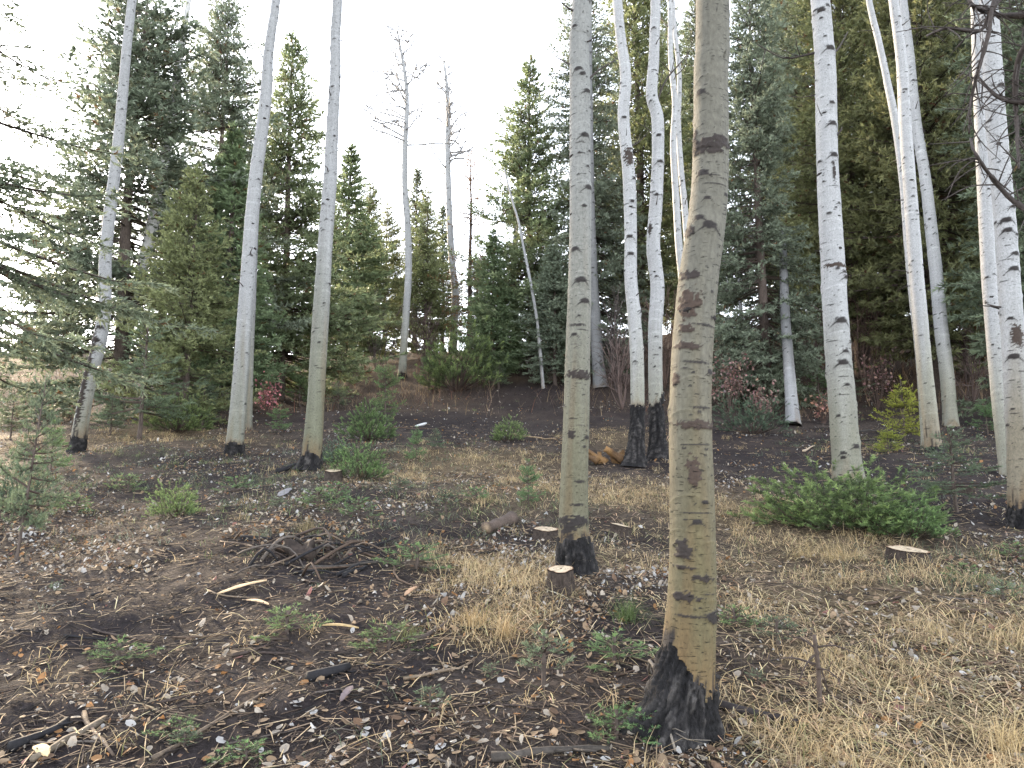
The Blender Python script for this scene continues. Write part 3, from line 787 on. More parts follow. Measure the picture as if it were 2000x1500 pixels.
BLUE = dict(colA=(.118, .142, .100), colB=(.225, .262, .188), old=(.074, .082, .060))
GREEN = dict(colA=(.108, .138, .074), colB=(.195, .236, .125), old=(.072, .080, .048))
OLIV = dict(colA=(.124, .140, .068), colB=(.228, .245, .115), old=(.078, .083, .050))
DARKG = dict(colA=(.100, .120, .080), colB=(.195, .225, .145), old=(.060, .068, .050))
PROTO = {                      # shapes reused by several trees
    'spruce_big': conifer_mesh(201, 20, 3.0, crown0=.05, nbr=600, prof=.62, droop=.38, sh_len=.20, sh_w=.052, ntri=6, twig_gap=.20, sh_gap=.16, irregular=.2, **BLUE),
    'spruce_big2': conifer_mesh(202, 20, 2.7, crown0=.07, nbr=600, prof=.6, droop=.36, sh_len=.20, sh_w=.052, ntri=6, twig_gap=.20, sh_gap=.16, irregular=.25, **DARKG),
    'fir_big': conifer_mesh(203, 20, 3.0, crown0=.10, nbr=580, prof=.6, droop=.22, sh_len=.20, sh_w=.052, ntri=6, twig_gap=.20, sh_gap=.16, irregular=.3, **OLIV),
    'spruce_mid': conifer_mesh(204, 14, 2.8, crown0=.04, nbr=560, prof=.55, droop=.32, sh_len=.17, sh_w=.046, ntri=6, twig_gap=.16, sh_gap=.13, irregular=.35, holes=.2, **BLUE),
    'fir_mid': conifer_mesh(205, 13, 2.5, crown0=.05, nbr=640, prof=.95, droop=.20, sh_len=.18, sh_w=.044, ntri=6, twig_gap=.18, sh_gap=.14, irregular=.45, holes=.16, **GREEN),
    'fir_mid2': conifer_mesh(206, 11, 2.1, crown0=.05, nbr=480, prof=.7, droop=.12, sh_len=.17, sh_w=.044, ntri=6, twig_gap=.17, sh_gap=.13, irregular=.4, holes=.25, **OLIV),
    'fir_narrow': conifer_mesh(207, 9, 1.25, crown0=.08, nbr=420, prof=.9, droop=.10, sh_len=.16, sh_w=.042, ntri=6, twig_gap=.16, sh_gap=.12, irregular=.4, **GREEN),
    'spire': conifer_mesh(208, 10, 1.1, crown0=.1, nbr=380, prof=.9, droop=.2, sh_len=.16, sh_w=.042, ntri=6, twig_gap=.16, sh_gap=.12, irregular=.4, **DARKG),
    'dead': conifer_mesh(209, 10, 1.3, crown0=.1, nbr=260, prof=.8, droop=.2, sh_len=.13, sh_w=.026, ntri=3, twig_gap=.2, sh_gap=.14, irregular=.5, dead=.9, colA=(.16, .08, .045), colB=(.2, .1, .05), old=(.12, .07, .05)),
}
def conifer(kind, label, px, Y, top_py=None, H=None, wid=1.0, rz=0.0, name='spruce_tree', group='conifers standing round the clearing', lean=0.0):
    me_t, me_c, h0 = PROTO[kind]
    x = ray(px, 750)[0] * Y
    b = GP(x, Y, -.05)
    if H is None: H = at(px, top_py, Y)[2] - b[2]
    s = H / h0
    o = thing(name, b, label, 'tree', group, rz, (s * wid, s * wid, s))
    o.rotation_euler = (0, lean, rz)
    obj('trunk', me_t, o); obj('crown', me_c, o)
    return o
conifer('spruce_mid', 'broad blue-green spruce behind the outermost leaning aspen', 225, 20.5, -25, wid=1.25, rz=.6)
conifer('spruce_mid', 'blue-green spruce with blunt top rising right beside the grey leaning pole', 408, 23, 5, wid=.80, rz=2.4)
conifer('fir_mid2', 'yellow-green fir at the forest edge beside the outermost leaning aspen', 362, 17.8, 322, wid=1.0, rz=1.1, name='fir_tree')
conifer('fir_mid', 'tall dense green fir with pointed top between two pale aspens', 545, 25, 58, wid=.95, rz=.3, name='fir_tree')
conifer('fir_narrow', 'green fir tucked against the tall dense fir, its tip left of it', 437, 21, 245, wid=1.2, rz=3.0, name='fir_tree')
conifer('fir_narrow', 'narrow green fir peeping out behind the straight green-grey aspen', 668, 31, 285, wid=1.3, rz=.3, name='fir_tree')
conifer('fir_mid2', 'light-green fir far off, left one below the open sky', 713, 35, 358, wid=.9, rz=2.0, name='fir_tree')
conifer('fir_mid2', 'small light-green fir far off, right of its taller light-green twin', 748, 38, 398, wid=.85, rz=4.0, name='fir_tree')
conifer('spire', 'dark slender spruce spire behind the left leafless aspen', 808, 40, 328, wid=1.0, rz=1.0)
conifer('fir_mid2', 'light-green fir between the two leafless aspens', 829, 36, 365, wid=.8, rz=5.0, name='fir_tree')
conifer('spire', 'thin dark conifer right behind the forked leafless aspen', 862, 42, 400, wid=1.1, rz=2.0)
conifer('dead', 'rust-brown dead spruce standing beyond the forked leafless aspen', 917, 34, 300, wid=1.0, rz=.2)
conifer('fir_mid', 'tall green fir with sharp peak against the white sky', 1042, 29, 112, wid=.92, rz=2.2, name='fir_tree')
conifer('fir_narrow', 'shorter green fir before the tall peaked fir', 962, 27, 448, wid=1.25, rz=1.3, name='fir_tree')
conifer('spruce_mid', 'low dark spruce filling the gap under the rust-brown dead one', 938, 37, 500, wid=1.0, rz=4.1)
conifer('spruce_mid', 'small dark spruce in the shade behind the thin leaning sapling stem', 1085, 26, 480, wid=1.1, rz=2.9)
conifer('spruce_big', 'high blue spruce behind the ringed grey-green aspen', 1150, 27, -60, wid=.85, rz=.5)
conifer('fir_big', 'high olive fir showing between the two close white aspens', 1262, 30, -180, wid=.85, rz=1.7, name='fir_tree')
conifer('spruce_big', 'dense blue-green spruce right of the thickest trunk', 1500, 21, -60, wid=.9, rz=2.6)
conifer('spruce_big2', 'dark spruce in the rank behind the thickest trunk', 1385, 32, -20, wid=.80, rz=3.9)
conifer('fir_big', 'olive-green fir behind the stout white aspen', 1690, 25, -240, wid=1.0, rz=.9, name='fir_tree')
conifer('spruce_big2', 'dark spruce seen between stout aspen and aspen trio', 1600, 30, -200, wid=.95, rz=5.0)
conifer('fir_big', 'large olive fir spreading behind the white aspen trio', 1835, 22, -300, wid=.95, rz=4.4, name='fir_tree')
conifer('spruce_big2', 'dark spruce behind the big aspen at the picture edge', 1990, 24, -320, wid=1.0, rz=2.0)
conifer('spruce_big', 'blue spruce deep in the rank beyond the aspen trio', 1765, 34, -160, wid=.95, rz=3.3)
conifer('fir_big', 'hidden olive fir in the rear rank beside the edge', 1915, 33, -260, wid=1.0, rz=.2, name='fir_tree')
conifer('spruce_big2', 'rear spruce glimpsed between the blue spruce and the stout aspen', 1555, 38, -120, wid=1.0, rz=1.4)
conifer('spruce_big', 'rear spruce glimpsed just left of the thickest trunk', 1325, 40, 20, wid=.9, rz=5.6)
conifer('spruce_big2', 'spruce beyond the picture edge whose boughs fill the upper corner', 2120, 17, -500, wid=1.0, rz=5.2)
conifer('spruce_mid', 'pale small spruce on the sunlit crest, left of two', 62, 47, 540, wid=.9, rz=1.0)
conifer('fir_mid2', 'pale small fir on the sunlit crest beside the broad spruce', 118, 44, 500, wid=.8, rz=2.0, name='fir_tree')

# the dark spruce beside the viewpoint on the left, its stem outside the picture
NEAR_T, NEAR_C, NH = conifer_mesh(301, 12, 1.85, crown0=.13, nbr=250, prof=.33, droop=.42, up=.15, sh_len=.10, sh_w=.022, ntri=6, twig_gap=.13, sh_gap=.07, irregular=.4, holes=.26, trunk_r=.18, **DARKG)
b = GP(ray(-165, 750)[0] * 9.0, 9.0, -.05)
o = thing('spruce_tree', b, 'dark near spruce at the edge with boughs hanging across the bright sky', 'tree', None, .8)
obj('trunk', NEAR_T, o); obj('crown', NEAR_C, o)

# ------------------------------------------------------------------ young firs, bushes, seedlings
YB = dict(colA=(.085, .115, .070), colB=(.155, .200, .120), old=(.06, .07, .052))
YG = dict(colA=(.085, .140, .062), colB=(.155, .235, .095), old=(.055, .075, .04))
YY = dict(colA=(.17, .20, .04), colB=(.30, .34, .06), old=(.09, .10, .035))
PROTO['young_a'] = conifer_mesh(401, 1.7, .62, crown0=.22, nbr=46, prof=.7, droop=.10, up=.28, sh_len=.055, sh_w=.008, ntri=7, twig_gap=.055, sh_gap=.036, twig_len=.22, irregular=.4, trunk_r=.022, holes=.1, **YB)
PROTO['young_b'] = conifer_mesh(402, 1.6, .60, crown0=.15, nbr=50, prof=.75, droop=.05, up=.28, sh_len=.06, sh_w=.009, ntri=7, twig_gap=.06, sh_gap=.04, twig_len=.22, irregular=.45, trunk_r=.018, holes=.12, **YG)
PROTO['young_y'] = conifer_mesh(403, 1.6, .60, crown0=.08, nbr=56, prof=.75, droop=.0, up=.25, sh_len=.07, sh_w=.012, ntri=6, twig_gap=.065, sh_gap=.045, twig_len=.22, irregular=.35, trunk_r=.018, **YY)
def bush_mesh(seed, W, H, nsh, colA, colB, old, ln=.060, wd=.010, ntri=40, plume=.15):
    """low mounded fir: upturned plumes of soft needles on a hidden frame of stems"""
    rng = np.random.default_rng(seed)
    th = rng.uniform(0, 2 * np.pi, nsh); rad = rng.random(nsh) ** .5
    lump = .45 + 1.05 * vnoise(np.cos(th) * 2.1 + 5, np.sin(th) * 2.1 + rad * 2.5, seed) + .12 * rng.normal(size=nsh)
    dome = np.sqrt(np.clip(1 - rad ** 2, 0, 1))
    lev = rng.uniform(.02, 1.0, nsh) ** .55
    B = np.stack([np.cos(th) * rad * W * lump, np.sin(th) * rad * W * lump, (.10 + dome * .9) * H * lev * lump], 1)
    D = np.stack([np.cos(th) * (rad * .9 + .15), np.sin(th) * (rad * .9 + .15), .75 * np.ones(nsh)], 1) + rng.normal(size=(nsh, 3)) * .45
    D /= np.linalg.norm(D, axis=1, keepdims=True)
    bag = Bag()
    for k in range(0, nsh, 9):
        p = B[k]; bag.tube(np.array([[p[0] * .15, p[1] * .15, 0], [p[0] * .6, p[1] * .6, p[2] * .45], p]), [.010, .007, .003], 3, (.07, .05, .04))
    m = 5
    P = np.repeat(B, m, 0) + np.repeat(D, m, 0) * (np.tile(np.linspace(0, .85, m), nsh) * plume)[:, None]
    DD = np.repeat(D, m, 0) + rng.normal(size=(nsh * m, 3)) * .12
    DD /= np.linalg.norm(DD, axis=1, keepdims=True)
    tn = ntri // m
    V, T = shoots(P, DD, np.full(nsh * m, ln) * rng.uniform(.8, 1.2, nsh * m), np.full(nsh * m, wd), tn, rng, 1.1)
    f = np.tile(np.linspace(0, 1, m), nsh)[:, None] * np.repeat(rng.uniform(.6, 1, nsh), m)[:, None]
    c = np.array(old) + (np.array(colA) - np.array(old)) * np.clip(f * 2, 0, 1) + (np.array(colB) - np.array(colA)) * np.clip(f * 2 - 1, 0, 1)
    c = c * np.repeat(rng.uniform(.75, 1.25, (nsh, 1)), m, 0)
    bag.add(V, None, T, np.repeat(np.repeat(c, tn, 0), 3, 0))
    tb = Bag(); tb.tube(np.array([[0, 0, -.03], [.01, 0, H * .3], [0, .01, H * .55]]), [.02, .015, .008], 6, (.07, .05, .04))
    return tb.mesh('trunk', [M_WOOD]), bag.mesh('crown', [M_NEEDLE], smooth=False), H
YG2 = dict(colA=(.110, .160, .060), colB=(.210, .285, .105), old=(.055, .070, .036))
PROTO['bush'] = bush_mesh(404, .62, .72, 400, **YG2)
PROTO['bush_d'] = bush_mesh(405, .70, .92, 360, colA=(.075, .115, .075), colB=(.14, .195, .125), old=(.045, .06, .042))
PROTO['seed_a'] = conifer_mesh(406, .30, .14, crown0=.25, nbr=12, prof=.6, droop=0, up=.3, sh_len=.030, sh_w=.004, ntri=6, twig_gap=.03, sh_gap=.018, twig_len=.07, irregular=.4, trunk_r=.005, **YB)
PROTO['seed_b'] = conifer_mesh(407, .22, .16, crown0=.1, nbr=14, prof=.5, droop=0, up=.3, sh_len=.030, sh_w=.004, ntri=6, twig_gap=.03, sh_gap=.018, twig_len=.07, irregular=.5, trunk_r=.004, **YG)

def young(kind, label, px, py, top_py, wid=1.0, rz=0.0, name='young_fir', group='young firs in the clearing', lean=0.0, Y=None):
    me_t, me_c, h0 = PROTO[kind]
    b = on_ground(px, py) if Y is None else GP(ray(px, 750)[0] * Y, Y)
    H = at(px, top_py, b[1])[2] - b[2]
    s = max(H, .03) / h0
    o = thing(name, b - np.array([0, 0, .02]), label, 'tree' if name == 'young_fir' else 'seedling' if 'seed' in name else 'bush', group, rz, (s * wid, s * wid, s))
    o.rotation_euler = (0, lean, rz)
    obj('trunk', me_t, o); obj('crown', me_c, o)
    return o
young('young_a', 'bluish young fir with bare lower stem at the edge, nearest of the saplings', 32, 1095, 735, wid=.5, rz=.5, lean=.06)
young('young_a', 'layered blue-green young fir beside the outermost leaning aspen', 272, 858, 632, wid=1.1, rz=2.0)
young('young_b', 'straggling green fir clump by the foot of the outermost aspen', 100, 925, 820, wid=.9, rz=1.0, name='fir_bush')
young('bush_d', 'low grey-green fir clump near the edge under the nearest sapling', 30, 1000, 900, wid=.8, rz=1.0, name='fir_bush')
young('bush', 'low green fir clump between the blue-green sapling and the pale ringed aspen', 350, 845, 785, wid=1.1, rz=3.0, name='fir_bush')
young('young_b', 'upright little fir in the middle of the slope beneath the leafless aspens', 752, 822, 700, wid=.75, rz=1.4)
young('bush', 'round dark-green fir bush at the foot of the forked leafless aspen', 893, 765, 665, wid=.85, rz=.5, name='fir_bush')
young('young_b', 'thin pale-green fir just left of the round dark bush', 838, 760, 690, wid=1.1, rz=.8)
young('bush', 'small bright fir bush on the open soil right of the straight aspen', 722, 862, 800, wid=.9, rz=2.8, name='fir_bush')
young('young_b', 'little fir with dark stem above the dry grass patch', 812, 905, 830, wid=.8, rz=4.0)
young('bush', 'yellowish fir clump behind the flat stump beside the burnt root', 705, 935, 875, wid=.95, rz=4.4, name='fir_bush')
young('bush_d', 'grey-green fir clump right of the straight aspen foot', 655, 905, 862, wid=.9, rz=2.2, name='fir_bush')
young('young_b', 'wispy young fir in the tan grass left of the ringed aspen', 1032, 990, 895, wid=.8, rz=1.2)
young('bush', 'small fir clump on the dark bank above the grass', 990, 862, 825, wid=1.0, rz=.2, name='fir_bush')
young('bush', 'broad low green fir bush in front of the stout white aspen', 1590, 1030, 930, wid=1.5, rz=.9, name='fir_bush')
young('bush', 'low green fir bush merging with the broad one on its far side', 1705, 1040, 945, wid=1.5, rz=2.2, name='fir_bush')
young('bush', 'small fir clump at the right end of the broad green bush', 1785, 1050, 985, wid=1.1, rz=4.2, name='fir_bush')
young('young_a', 'dark flat-layered young fir before the aspen trio', 1868, 1000, 835, wid=1.35, rz=3.6)
young('young_y', 'bright yellow-green young fir beside the aspen trio', 1768, 862, 735, wid=.95, rz=1.6)
young('young_y', 'small yellow-green fir clump under the bright young fir', 1735, 885, 830, wid=1.5, rz=.6, name='fir_bush')
young('bush_d', 'loose green fir bush right of the thickest trunk by the pink shrub', 1470, 848, 785, wid=1.2, rz=.3, name='fir_bush')
young('young_b', 'little spruce sapling in the shade right of the pale aspen trunk', 1600, 800, 720, wid=1.2, rz=2.0)
for k_, (kd, px_, py_, tp_, wd_, lb_) in enumerate([
        ('young_a', 395, 835, 735, 1.0, 'dull green young fir between the layered sapling and the pale ringed aspen'), ('young_b', 330, 780, 690, 1.0, 'young fir before the yellow-green fir at the forest edge'),
        ('young_a', 445, 795, 715, 1.1, 'small blue-green fir just left of the pale ringed aspen, farther back'), ('young_b', 545, 845, 790, 1.2, 'squat young fir between the two left-hand pale aspens'),
        ('young_b', 585, 795, 720, 1.0, 'young fir showing left of the straight green-grey aspen'), ('young_a', 660, 800, 745, 1.2, 'small dark fir just right of the straight aspen'),
        ('young_b', 690, 750, 680, 1.1, 'light-green young fir on the back slope under the far firs'), ('young_a', 850, 880, 835, 1.2, 'tiny bushy fir above the tan grass patch'),
        ('young_a', 975, 760, 705, 1.1, 'small fir right of the round dark bush on the soil bank'), ('young_b', 1530, 790, 735, 1.1, 'young fir left of the pale aspen trunk foot'),
        ('young_a', 1650, 790, 700, 1.1, 'shaded young spruce directly behind the stout white aspen'), ('young_b', 1930, 850, 780, 1.1, 'young fir between the trio and the edge aspens'),
        ('young_a', 215, 850, 770, 1.1, 'young fir just right of the outermost leaning aspen'), ('young_a', 20, 860, 760, 1.0, 'young fir at the very edge behind the nearest sapling')]):
    young(kd, lb_, px_, py_, tp_, wid=wd_, rz=k_ * 1.7)
young('seed_a', 'crook-stemmed fir seedling among leaves below the pale stump', 1062, 1345, 1232, wid=1.1, rz=.4, name='fir_seedling', group='fir seedlings')
young('seed_b', 'feathery fir seedling left of the burnt foot of the thickest trunk', 1200, 1295, 1235, wid=1.6, rz=1.4, name='fir_seedling', group='fir seedlings')
young('seed_b', 'fir seedling low down beside the burnt flaring foot', 1205, 1440, 1375, wid=1.3, rz=3.4, name='fir_seedling', group='fir seedlings')
young('seed_a', 'fir seedling right of the thickest trunk beside the dead sapling', 1520, 1265, 1200, wid=1.5, rz=2.4, name='fir_seedling', group='fir seedlings')
young('seed_b', 'grey-green fir sprig right beside the thickest trunk', 1435, 1225, 1180, wid=1.3, rz=5.4, name='fir_seedling', group='fir seedlings')
young('bush', 'small fir clump in front of the blackened sticks', 345, 1010, 955, wid=.9, rz=5.0, name='fir_bush')
seed_spots = [(110, 1160), (230, 1300), (350, 1440), (360, 1460), (480, 1490), (560, 1240), (840, 1400), (700, 1010), (620, 990), (780, 970), (460, 960), (250, 960), (870, 1000), (930, 980), (1250, 1440), (1480, 1340), (1880, 1130), (1990, 1090), (960, 1330), (760, 1270), (150, 1000), (540, 1000), (660, 975), (815, 1110), (1960, 1180)]
seed_where = ['near the edge, level with the long split piece of wood', 'below the yellow wood strips on bare soil', 'upper of two at the lower edge', 'lower of two beside the long slanting stick', 'at the bottom edge by the slanting stick',
    'between the split wood and the charred stick', 'left of the dark branch along the bottom edge', 'right behind the debris heap', 'just behind the debris heap, farther back', 'before the yellowish fir clump', 'midway between ringed aspen and debris heap',
    'in the open litter right of the edge sapling', 'left of the short thick log', 'in the grass edge above the short log', 'at the left root of the thickest trunk', 'right of the thickest trunk foot', 'below the broad low stump', 'at the picture edge below the edge aspens',
    'below the lone pale grass clump', 'beside the curved dark branch', 'right of the nearest edge sapling', 'left behind the debris heap', 'by the grey bark slab near the flat stump', 'at the left rim of the tan grass', 'in the straw by the picture edge']
for i, (px, py) in enumerate(seed_spots):
    rr = np.random.default_rng(900 + i)
    young('seed_b' if i % 3 else 'seed_a', 'tiny fir seedling ' + seed_where[i], px, py, py - (1500 / (1600 - py + 700)) * rr.uniform(22, 40), wid=rr.uniform(1.1, 1.7), rz=rr.uniform(0, 6), name='fir_seedling', group='tiny fir seedlings in the litter')

# ------------------------------------------------------------------ stumps
def stump(label, px, py, w, h, seed, tilt=(0.05, 0.0), lip=.1, cut=(.50, .40, .28), depth=1.0):
    """px,py: middle of the foot; w,h in picture pixels"""
    rng = np.random.default_rng(seed)
    b = on_ground(px, py); s = b[1] / 1450
    r = w * s / 2; H = h * s
    nt = 40; th = np.arange(nt) * 2 * np.pi / nt
    out = 1 + .22 * (vnoise(np.cos(th) * 1.4 + seed, np.sin(th) * 1.4, seed) - .5) * 2 + .05 * np.sin(3 * th + seed) + lip * .25 * np.exp(-(1 - np.cos(th - rng.uniform(0, 6))) / .1)
    o = thing('stump', b - np.array([0, 0, .03]), label, 'stump', 'fresh cut stumps', 0)
    bag = Bag(); rings = []
    for f in np.linspace(0, 1, 12):
        rr = r * out * (1 + .28 * (1 - f) ** 2.2) * (1 + .05 * (vnoise(th * 6, np.full(nt, f * 5), seed) - .5))
        rings.append(np.stack([rr * np.cos(th), rr * np.sin(th) * depth, f * (H + .03) + tilt[0] * rr * np.cos(th) * f + (tilt[1] + .17) * rr * np.sin(th) * f], 1))
    V = np.vstack(rings)
    i = np.arange(11)[:, None] * nt; j = np.arange(nt)[None]; k = (j + 1) % nt
    q = np.stack([i + j, i + k, i + nt + k, i + nt + j], -1).reshape(-1, 4)
    cb = np.array([.045, .034, .028]) * (.5 + 1.0 * fbm(V[:, 0] * 60, V[:, 2] * 25 + V[:, 1] * 60, seed))[:, None]
    bag.add(V, q, None, cb)
    obj('bark', bag.mesh('bark', [M_CHAR]), o)
    # sawn face with rings
    nr = 14; V = []; C = []
    top = rings[-1]; cen = top.mean(0)
    for a in range(nr):
        f = 1 - a / nr * .97
        p = cen + (top - cen) * f * .985; p[:, 2] += .004 + .003 * vnoise(p[:, 0] * 50, p[:, 1] * 50, seed)
        V.append(p)
        base = np.array(cut) * (.66 + .40 * ((a % 3) / 2)) if f < .93 else np.array([.20, .12, .07])
        ck = np.exp(-(1 - np.cos(th - 1.3 * seed)) / .004) + np.exp(-(1 - np.cos(th - 1.3 * seed - 2.4)) / .003); C.append(base * ((.7 + .6 * vnoise(p[:, 0] * 45, p[:, 1] * 45, seed + 1)) * (1 - .6 * np.clip(ck, 0, 1)))[:, None])
    V = np.vstack(V); C = np.vstack(C)
    i = np.arange(nr - 1)[:, None] * nt
    q = np.stack([i + j, i + k, i + nt + k, i + nt + j], -1).reshape(-1, 4)
    cp = obj('cut_face', mesh('cut_face', V, [q], C, [M_CUT]), o)
    cp['label'] = 'pale freshly sawn wood with faint rings'
    return o
stump('tall pale-topped stump right in front of the ringed grey-green aspen', 1097, 1160, 52, 44, 1, (.05, .0))
stump('wide low stump half hidden behind the ringed grey-green aspen', 1068, 1050, 50, 15, 2, (-.04, -.05))
stump('small tilted stump right of the ringed grey-green aspen', 1212, 1044, 40, 17, 3, (-.22, -.1))
stump('broad low dark-sided stump below the broad green fir bush', 1775, 1100, 74, 25, 4, (-.10, -.04))
stump('small flat stump beside the burnt root of the straight aspen', 652, 940, 36, 20, 5, (.02, 0))
stump('dim low stump far back among the pines beside the dark fir', 1895, 962, 24, 10, 6, (0, 0), cut=(.35, .25, .16))

# broken orange stump / rotten log by the white pair
b = on_ground(1190, 905)
rng = np.random.default_rng(77); bag = Bag()
for k in range(9):
    a0 = b + np.array([rng.uniform(-.25, .3), rng.uniform(-.15, .15), rng.uniform(-.02, .05)])
    d = np.array([rng.uniform(-.4, .4), rng.uniform(-.2, .2), rng.uniform(.05, .25)])
    P = np.array([a0, a0 + d * .5 + rng.normal(size=3) * .03, a0 + d]); r0 = rng.uniform(.04, .09)
    V, q, t = tube(smooth_path(P, .05), np.linspace(r0, r0 * .5, len(smooth_path(P, .05))), 9)
    V += (np.stack([vnoise(V[:, 0] * 18 + k, V[:, 2] * 18, 3), vnoise(V[:, 1] * 18, V[:, 2] * 18 + k, 4), vnoise(V[:, 0] * 18, V[:, 1] * 18, 5)], 1) - .5) * .05
    mixv = vnoise(V[:, 0] * 9 + k * 5, V[:, 2] * 9, 6)[:, None]
    bag.add(V, q, t, np.array([.30, .17, .07]) * mixv + np.array([.05, .03, .02]) * (1 - mixv))
tag(obj('rotten_stump', bag.mesh('rotten_stump', [M_STICK], origin=b), loc=b), 'broken orange-brown rotten stump left of the white aspen pair', 'stump')

# pale stone on the bank
b = on_ground(822, 832); rng = np.random.default_rng(5)
u, v = np.meshgrid(np.linspace(0, 2 * np.pi, 17)[:-1], np.linspace(-1.4, 1.4, 9))
V = np.stack([np.cos(u) * np.cos(v) * .26, np.sin(u) * np.cos(v) * .13, np.sin(v) * .06], -1).reshape(-1, 3)
V *= (1 + .35 * (vnoise(V[:, 0] * 9, V[:, 1] * 9 + V[:, 2] * 20, 4) - .5))[:, None]
i = np.arange(8)[:, None] * 16; j = np.arange(16)[None]; k = (j + 1) % 16
me = mesh('stone', V + np.array([0, 0, .03]), [np.stack([i + j, i + k, i + 16 + k, i + 16 + j], -1).reshape(-1, 4)], np.tile([.50, .50, .52], (len(V), 1)), [M_ROCK])
o = tag(obj('stone', me, loc=b), 'flat pale grey stone lying on the dark slope', 'stone'); o.rotation_euler = (0, -.3, .4); o.scale = (.6, .6, .6)

# ------------------------------------------------------------------ fallen sticks, logs, splinters
STICKN = [0]
def stick(p0, p1, r0, col, label, r1=None, bend=.06, twigs=0, seed=0, lift=0.0, name='fallen_stick', group=None, sides=6, cat='stick', ends=None):
    """p0,p1 picture pixels on the ground, r0 metres"""
    rng = np.random.default_rng(seed + 4000)
    a, e = on_ground(*p0), on_ground(*p1)
    r1 = r0 * .5 if r1 is None else r1
    L = np.linalg.norm(e - a); n = max(5, int(L / .06))
    t = np.linspace(0, 1, n)[:, None]
    side = np.cross(e - a, [0, 0, 1.]); side /= np.linalg.norm(side) + 1e-9
    w1, w2 = rng.normal(size=2) * bend * L
    P = a + (e - a) * t + side * (np.sin(t * np.pi) * w1 + np.sin(t * 2 * np.pi) * w2 * .5) + side * (rng.normal(size=(n, 1)) * .004)
    gz_ = ground_z(P[:, 0], P[:, 1])
    k = np.linspace(0, 1, n)
    P[:, 2] = np.maximum(gz_, np.convolve(np.pad(gz_, 2, 'edge'), np.ones(5) / 5, 'valid')) + r0 * .55 + lift * np.sin(k * np.pi) + .004
    R = r0 + (r1 - r0) * k; R = R * (1 + .15 * rng.normal(size=n) * .6)
    bag = Bag()
    V, q, tt = tube(P, R, sides)
    cc = np.array(col) * (.7 + .6 * vnoise(V[:, 0] * 25, V[:, 1] * 25 + V[:, 2] * 30, seed))[:, None]
    if ends is not None: cc[-2:] = ends
    bag.add(V, q, tt, cc)
    for w in range(twigs):
        kk = rng.integers(1, n - 1); d = (e - a) / L * .6 + side * rng.choice([-1, 1]) * rng.uniform(.5, 1) + np.array([0, 0, rng.uniform(-.05, .25)])
        ln = L * rng.uniform(.1, .3); p2 = P[kk] + d * ln; pm = P[kk] + d * ln * .5 + rng.normal(size=3) * .01
        bag.tube(np.array([P[kk], pm, p2]), [R[kk] * .6, R[kk] * .45, R[kk] * .25], 4, np.array(col) * .9)
    o = obj(name, bag.mesh(name, [M_STICK], origin=a), loc=a)
    return tag(o, label, cat, group)
GREYB, BLACK, BRN, PALE, OR = (.085, .070, .060), (.014, .013, .015), (.075, .050, .036), (.30, .22, .14), (.32, .20, .11)
stick((950, 1042), (1000, 1020), .055, (.085, .062, .05), 'short thick brown log lying in the dry grass', r1=.058, bend=.01, seed=1, name='log', sides=10, cat='log', ends=(.3, .22, .14))
stick((660, 1128), (735, 1098), .016, BLACK, 'black forked charred stick lying on the debris heap', twigs=2, seed=2)
stick((590, 1112), (745, 1103), .020, (.05, .042, .036), 'long dark branch lying across the debris heap', twigs=2, seed=3, bend=.03)
stick((672, 1130), (715, 1110), .019, BLACK, 'short black charred stick right of the debris heap', seed=4)
stick((530, 1090), (572, 1050), .018, GREYB, 'grey broken branch leaning on the debris heap', seed=5, lift=.05)
stick((640, 1076), (720, 1060), .016, BRN, 'brown branch stretched behind the debris heap', twigs=1, seed=6)
stick((470, 1052), (530, 1058), .020, BLACK, 'black burnt stick behind the debris heap', seed=7)
stick((700, 1080), (820, 1150), .012, BRN, 'thin crooked branch right below the debris heap', twigs=2, seed=8)
stick((600, 1335), (680, 1312), .030, BLACK, 'stout charred stick in the lower middle of the litter', seed=9, r1=.018)
stick((800, 1260), (885, 1210), .016, (.06, .045, .038), 'curved dark branch in the litter below the grass clump', twigs=2, seed=10, bend=.12)
stick((300, 1495), (520, 1352), .010, (.10, .075, .055), 'long straight thin stick slanting up from the lower edge', seed=11, bend=.01, r1=.006)
stick((15, 1470), (130, 1415), .024, BLACK, 'thick black stick at the lower edge corner', seed=12, twigs=1)
stick((60, 1495), (205, 1410), .013, (.12, .095, .07), 'grey-tan branch along the lower edge corner', seed=13, bend=.05, r1=.018)
stick((960, 1492), (1190, 1478), .022, (.05, .042, .036), 'dark bent branch along the bottom edge', seed=14, bend=.06, twigs=2)
stick((165, 1400), (222, 1485), .012, (.11, .08, .06), 'short brown stick pointing down at the bottom edge', seed=15)
stick((1400, 1385), (1560, 1425), .022, (.025, .02, .02), 'dark rotten branch at the foot of the thickest trunk', seed=16, r1=.012)
stick((1690, 1185), (1760, 1170), .013, BRN, 'brown stick lying in the flattened straw', seed=17)
stick((1850, 1195), (1998, 1212), .016, BRN, 'dark branch in the straw at the picture edge', seed=18, twigs=2)
stick((1830, 1170), (1965, 1178), .012, GREYB, 'grey branch lying above the dark straw branch', seed=19)
stick((1270, 1320), (1322, 1478), .010, (.14, .12, .10), 'pale crooked twig leaning on the burnt flaring foot', seed=20, lift=.16, twigs=2)
stick((1570, 885), (1590, 872), .022, (.4, .32, .24), 'pale broken branch on the dark soil track', seed=21, twigs=1)
stick((1670, 905), (1730, 850), .030, (.03, .025, .022), 'black uprooted branch beside the stout white aspen', seed=22, lift=.25, twigs=4)
stick((700, 955), (790, 905), .014, BRN, 'brown branch below the small fir with dark stem', seed=23, twigs=3)
stick((540, 925), (600, 908), .040, BLACK, 'burnt root running out from the straight aspen', seed=24, r1=.05)
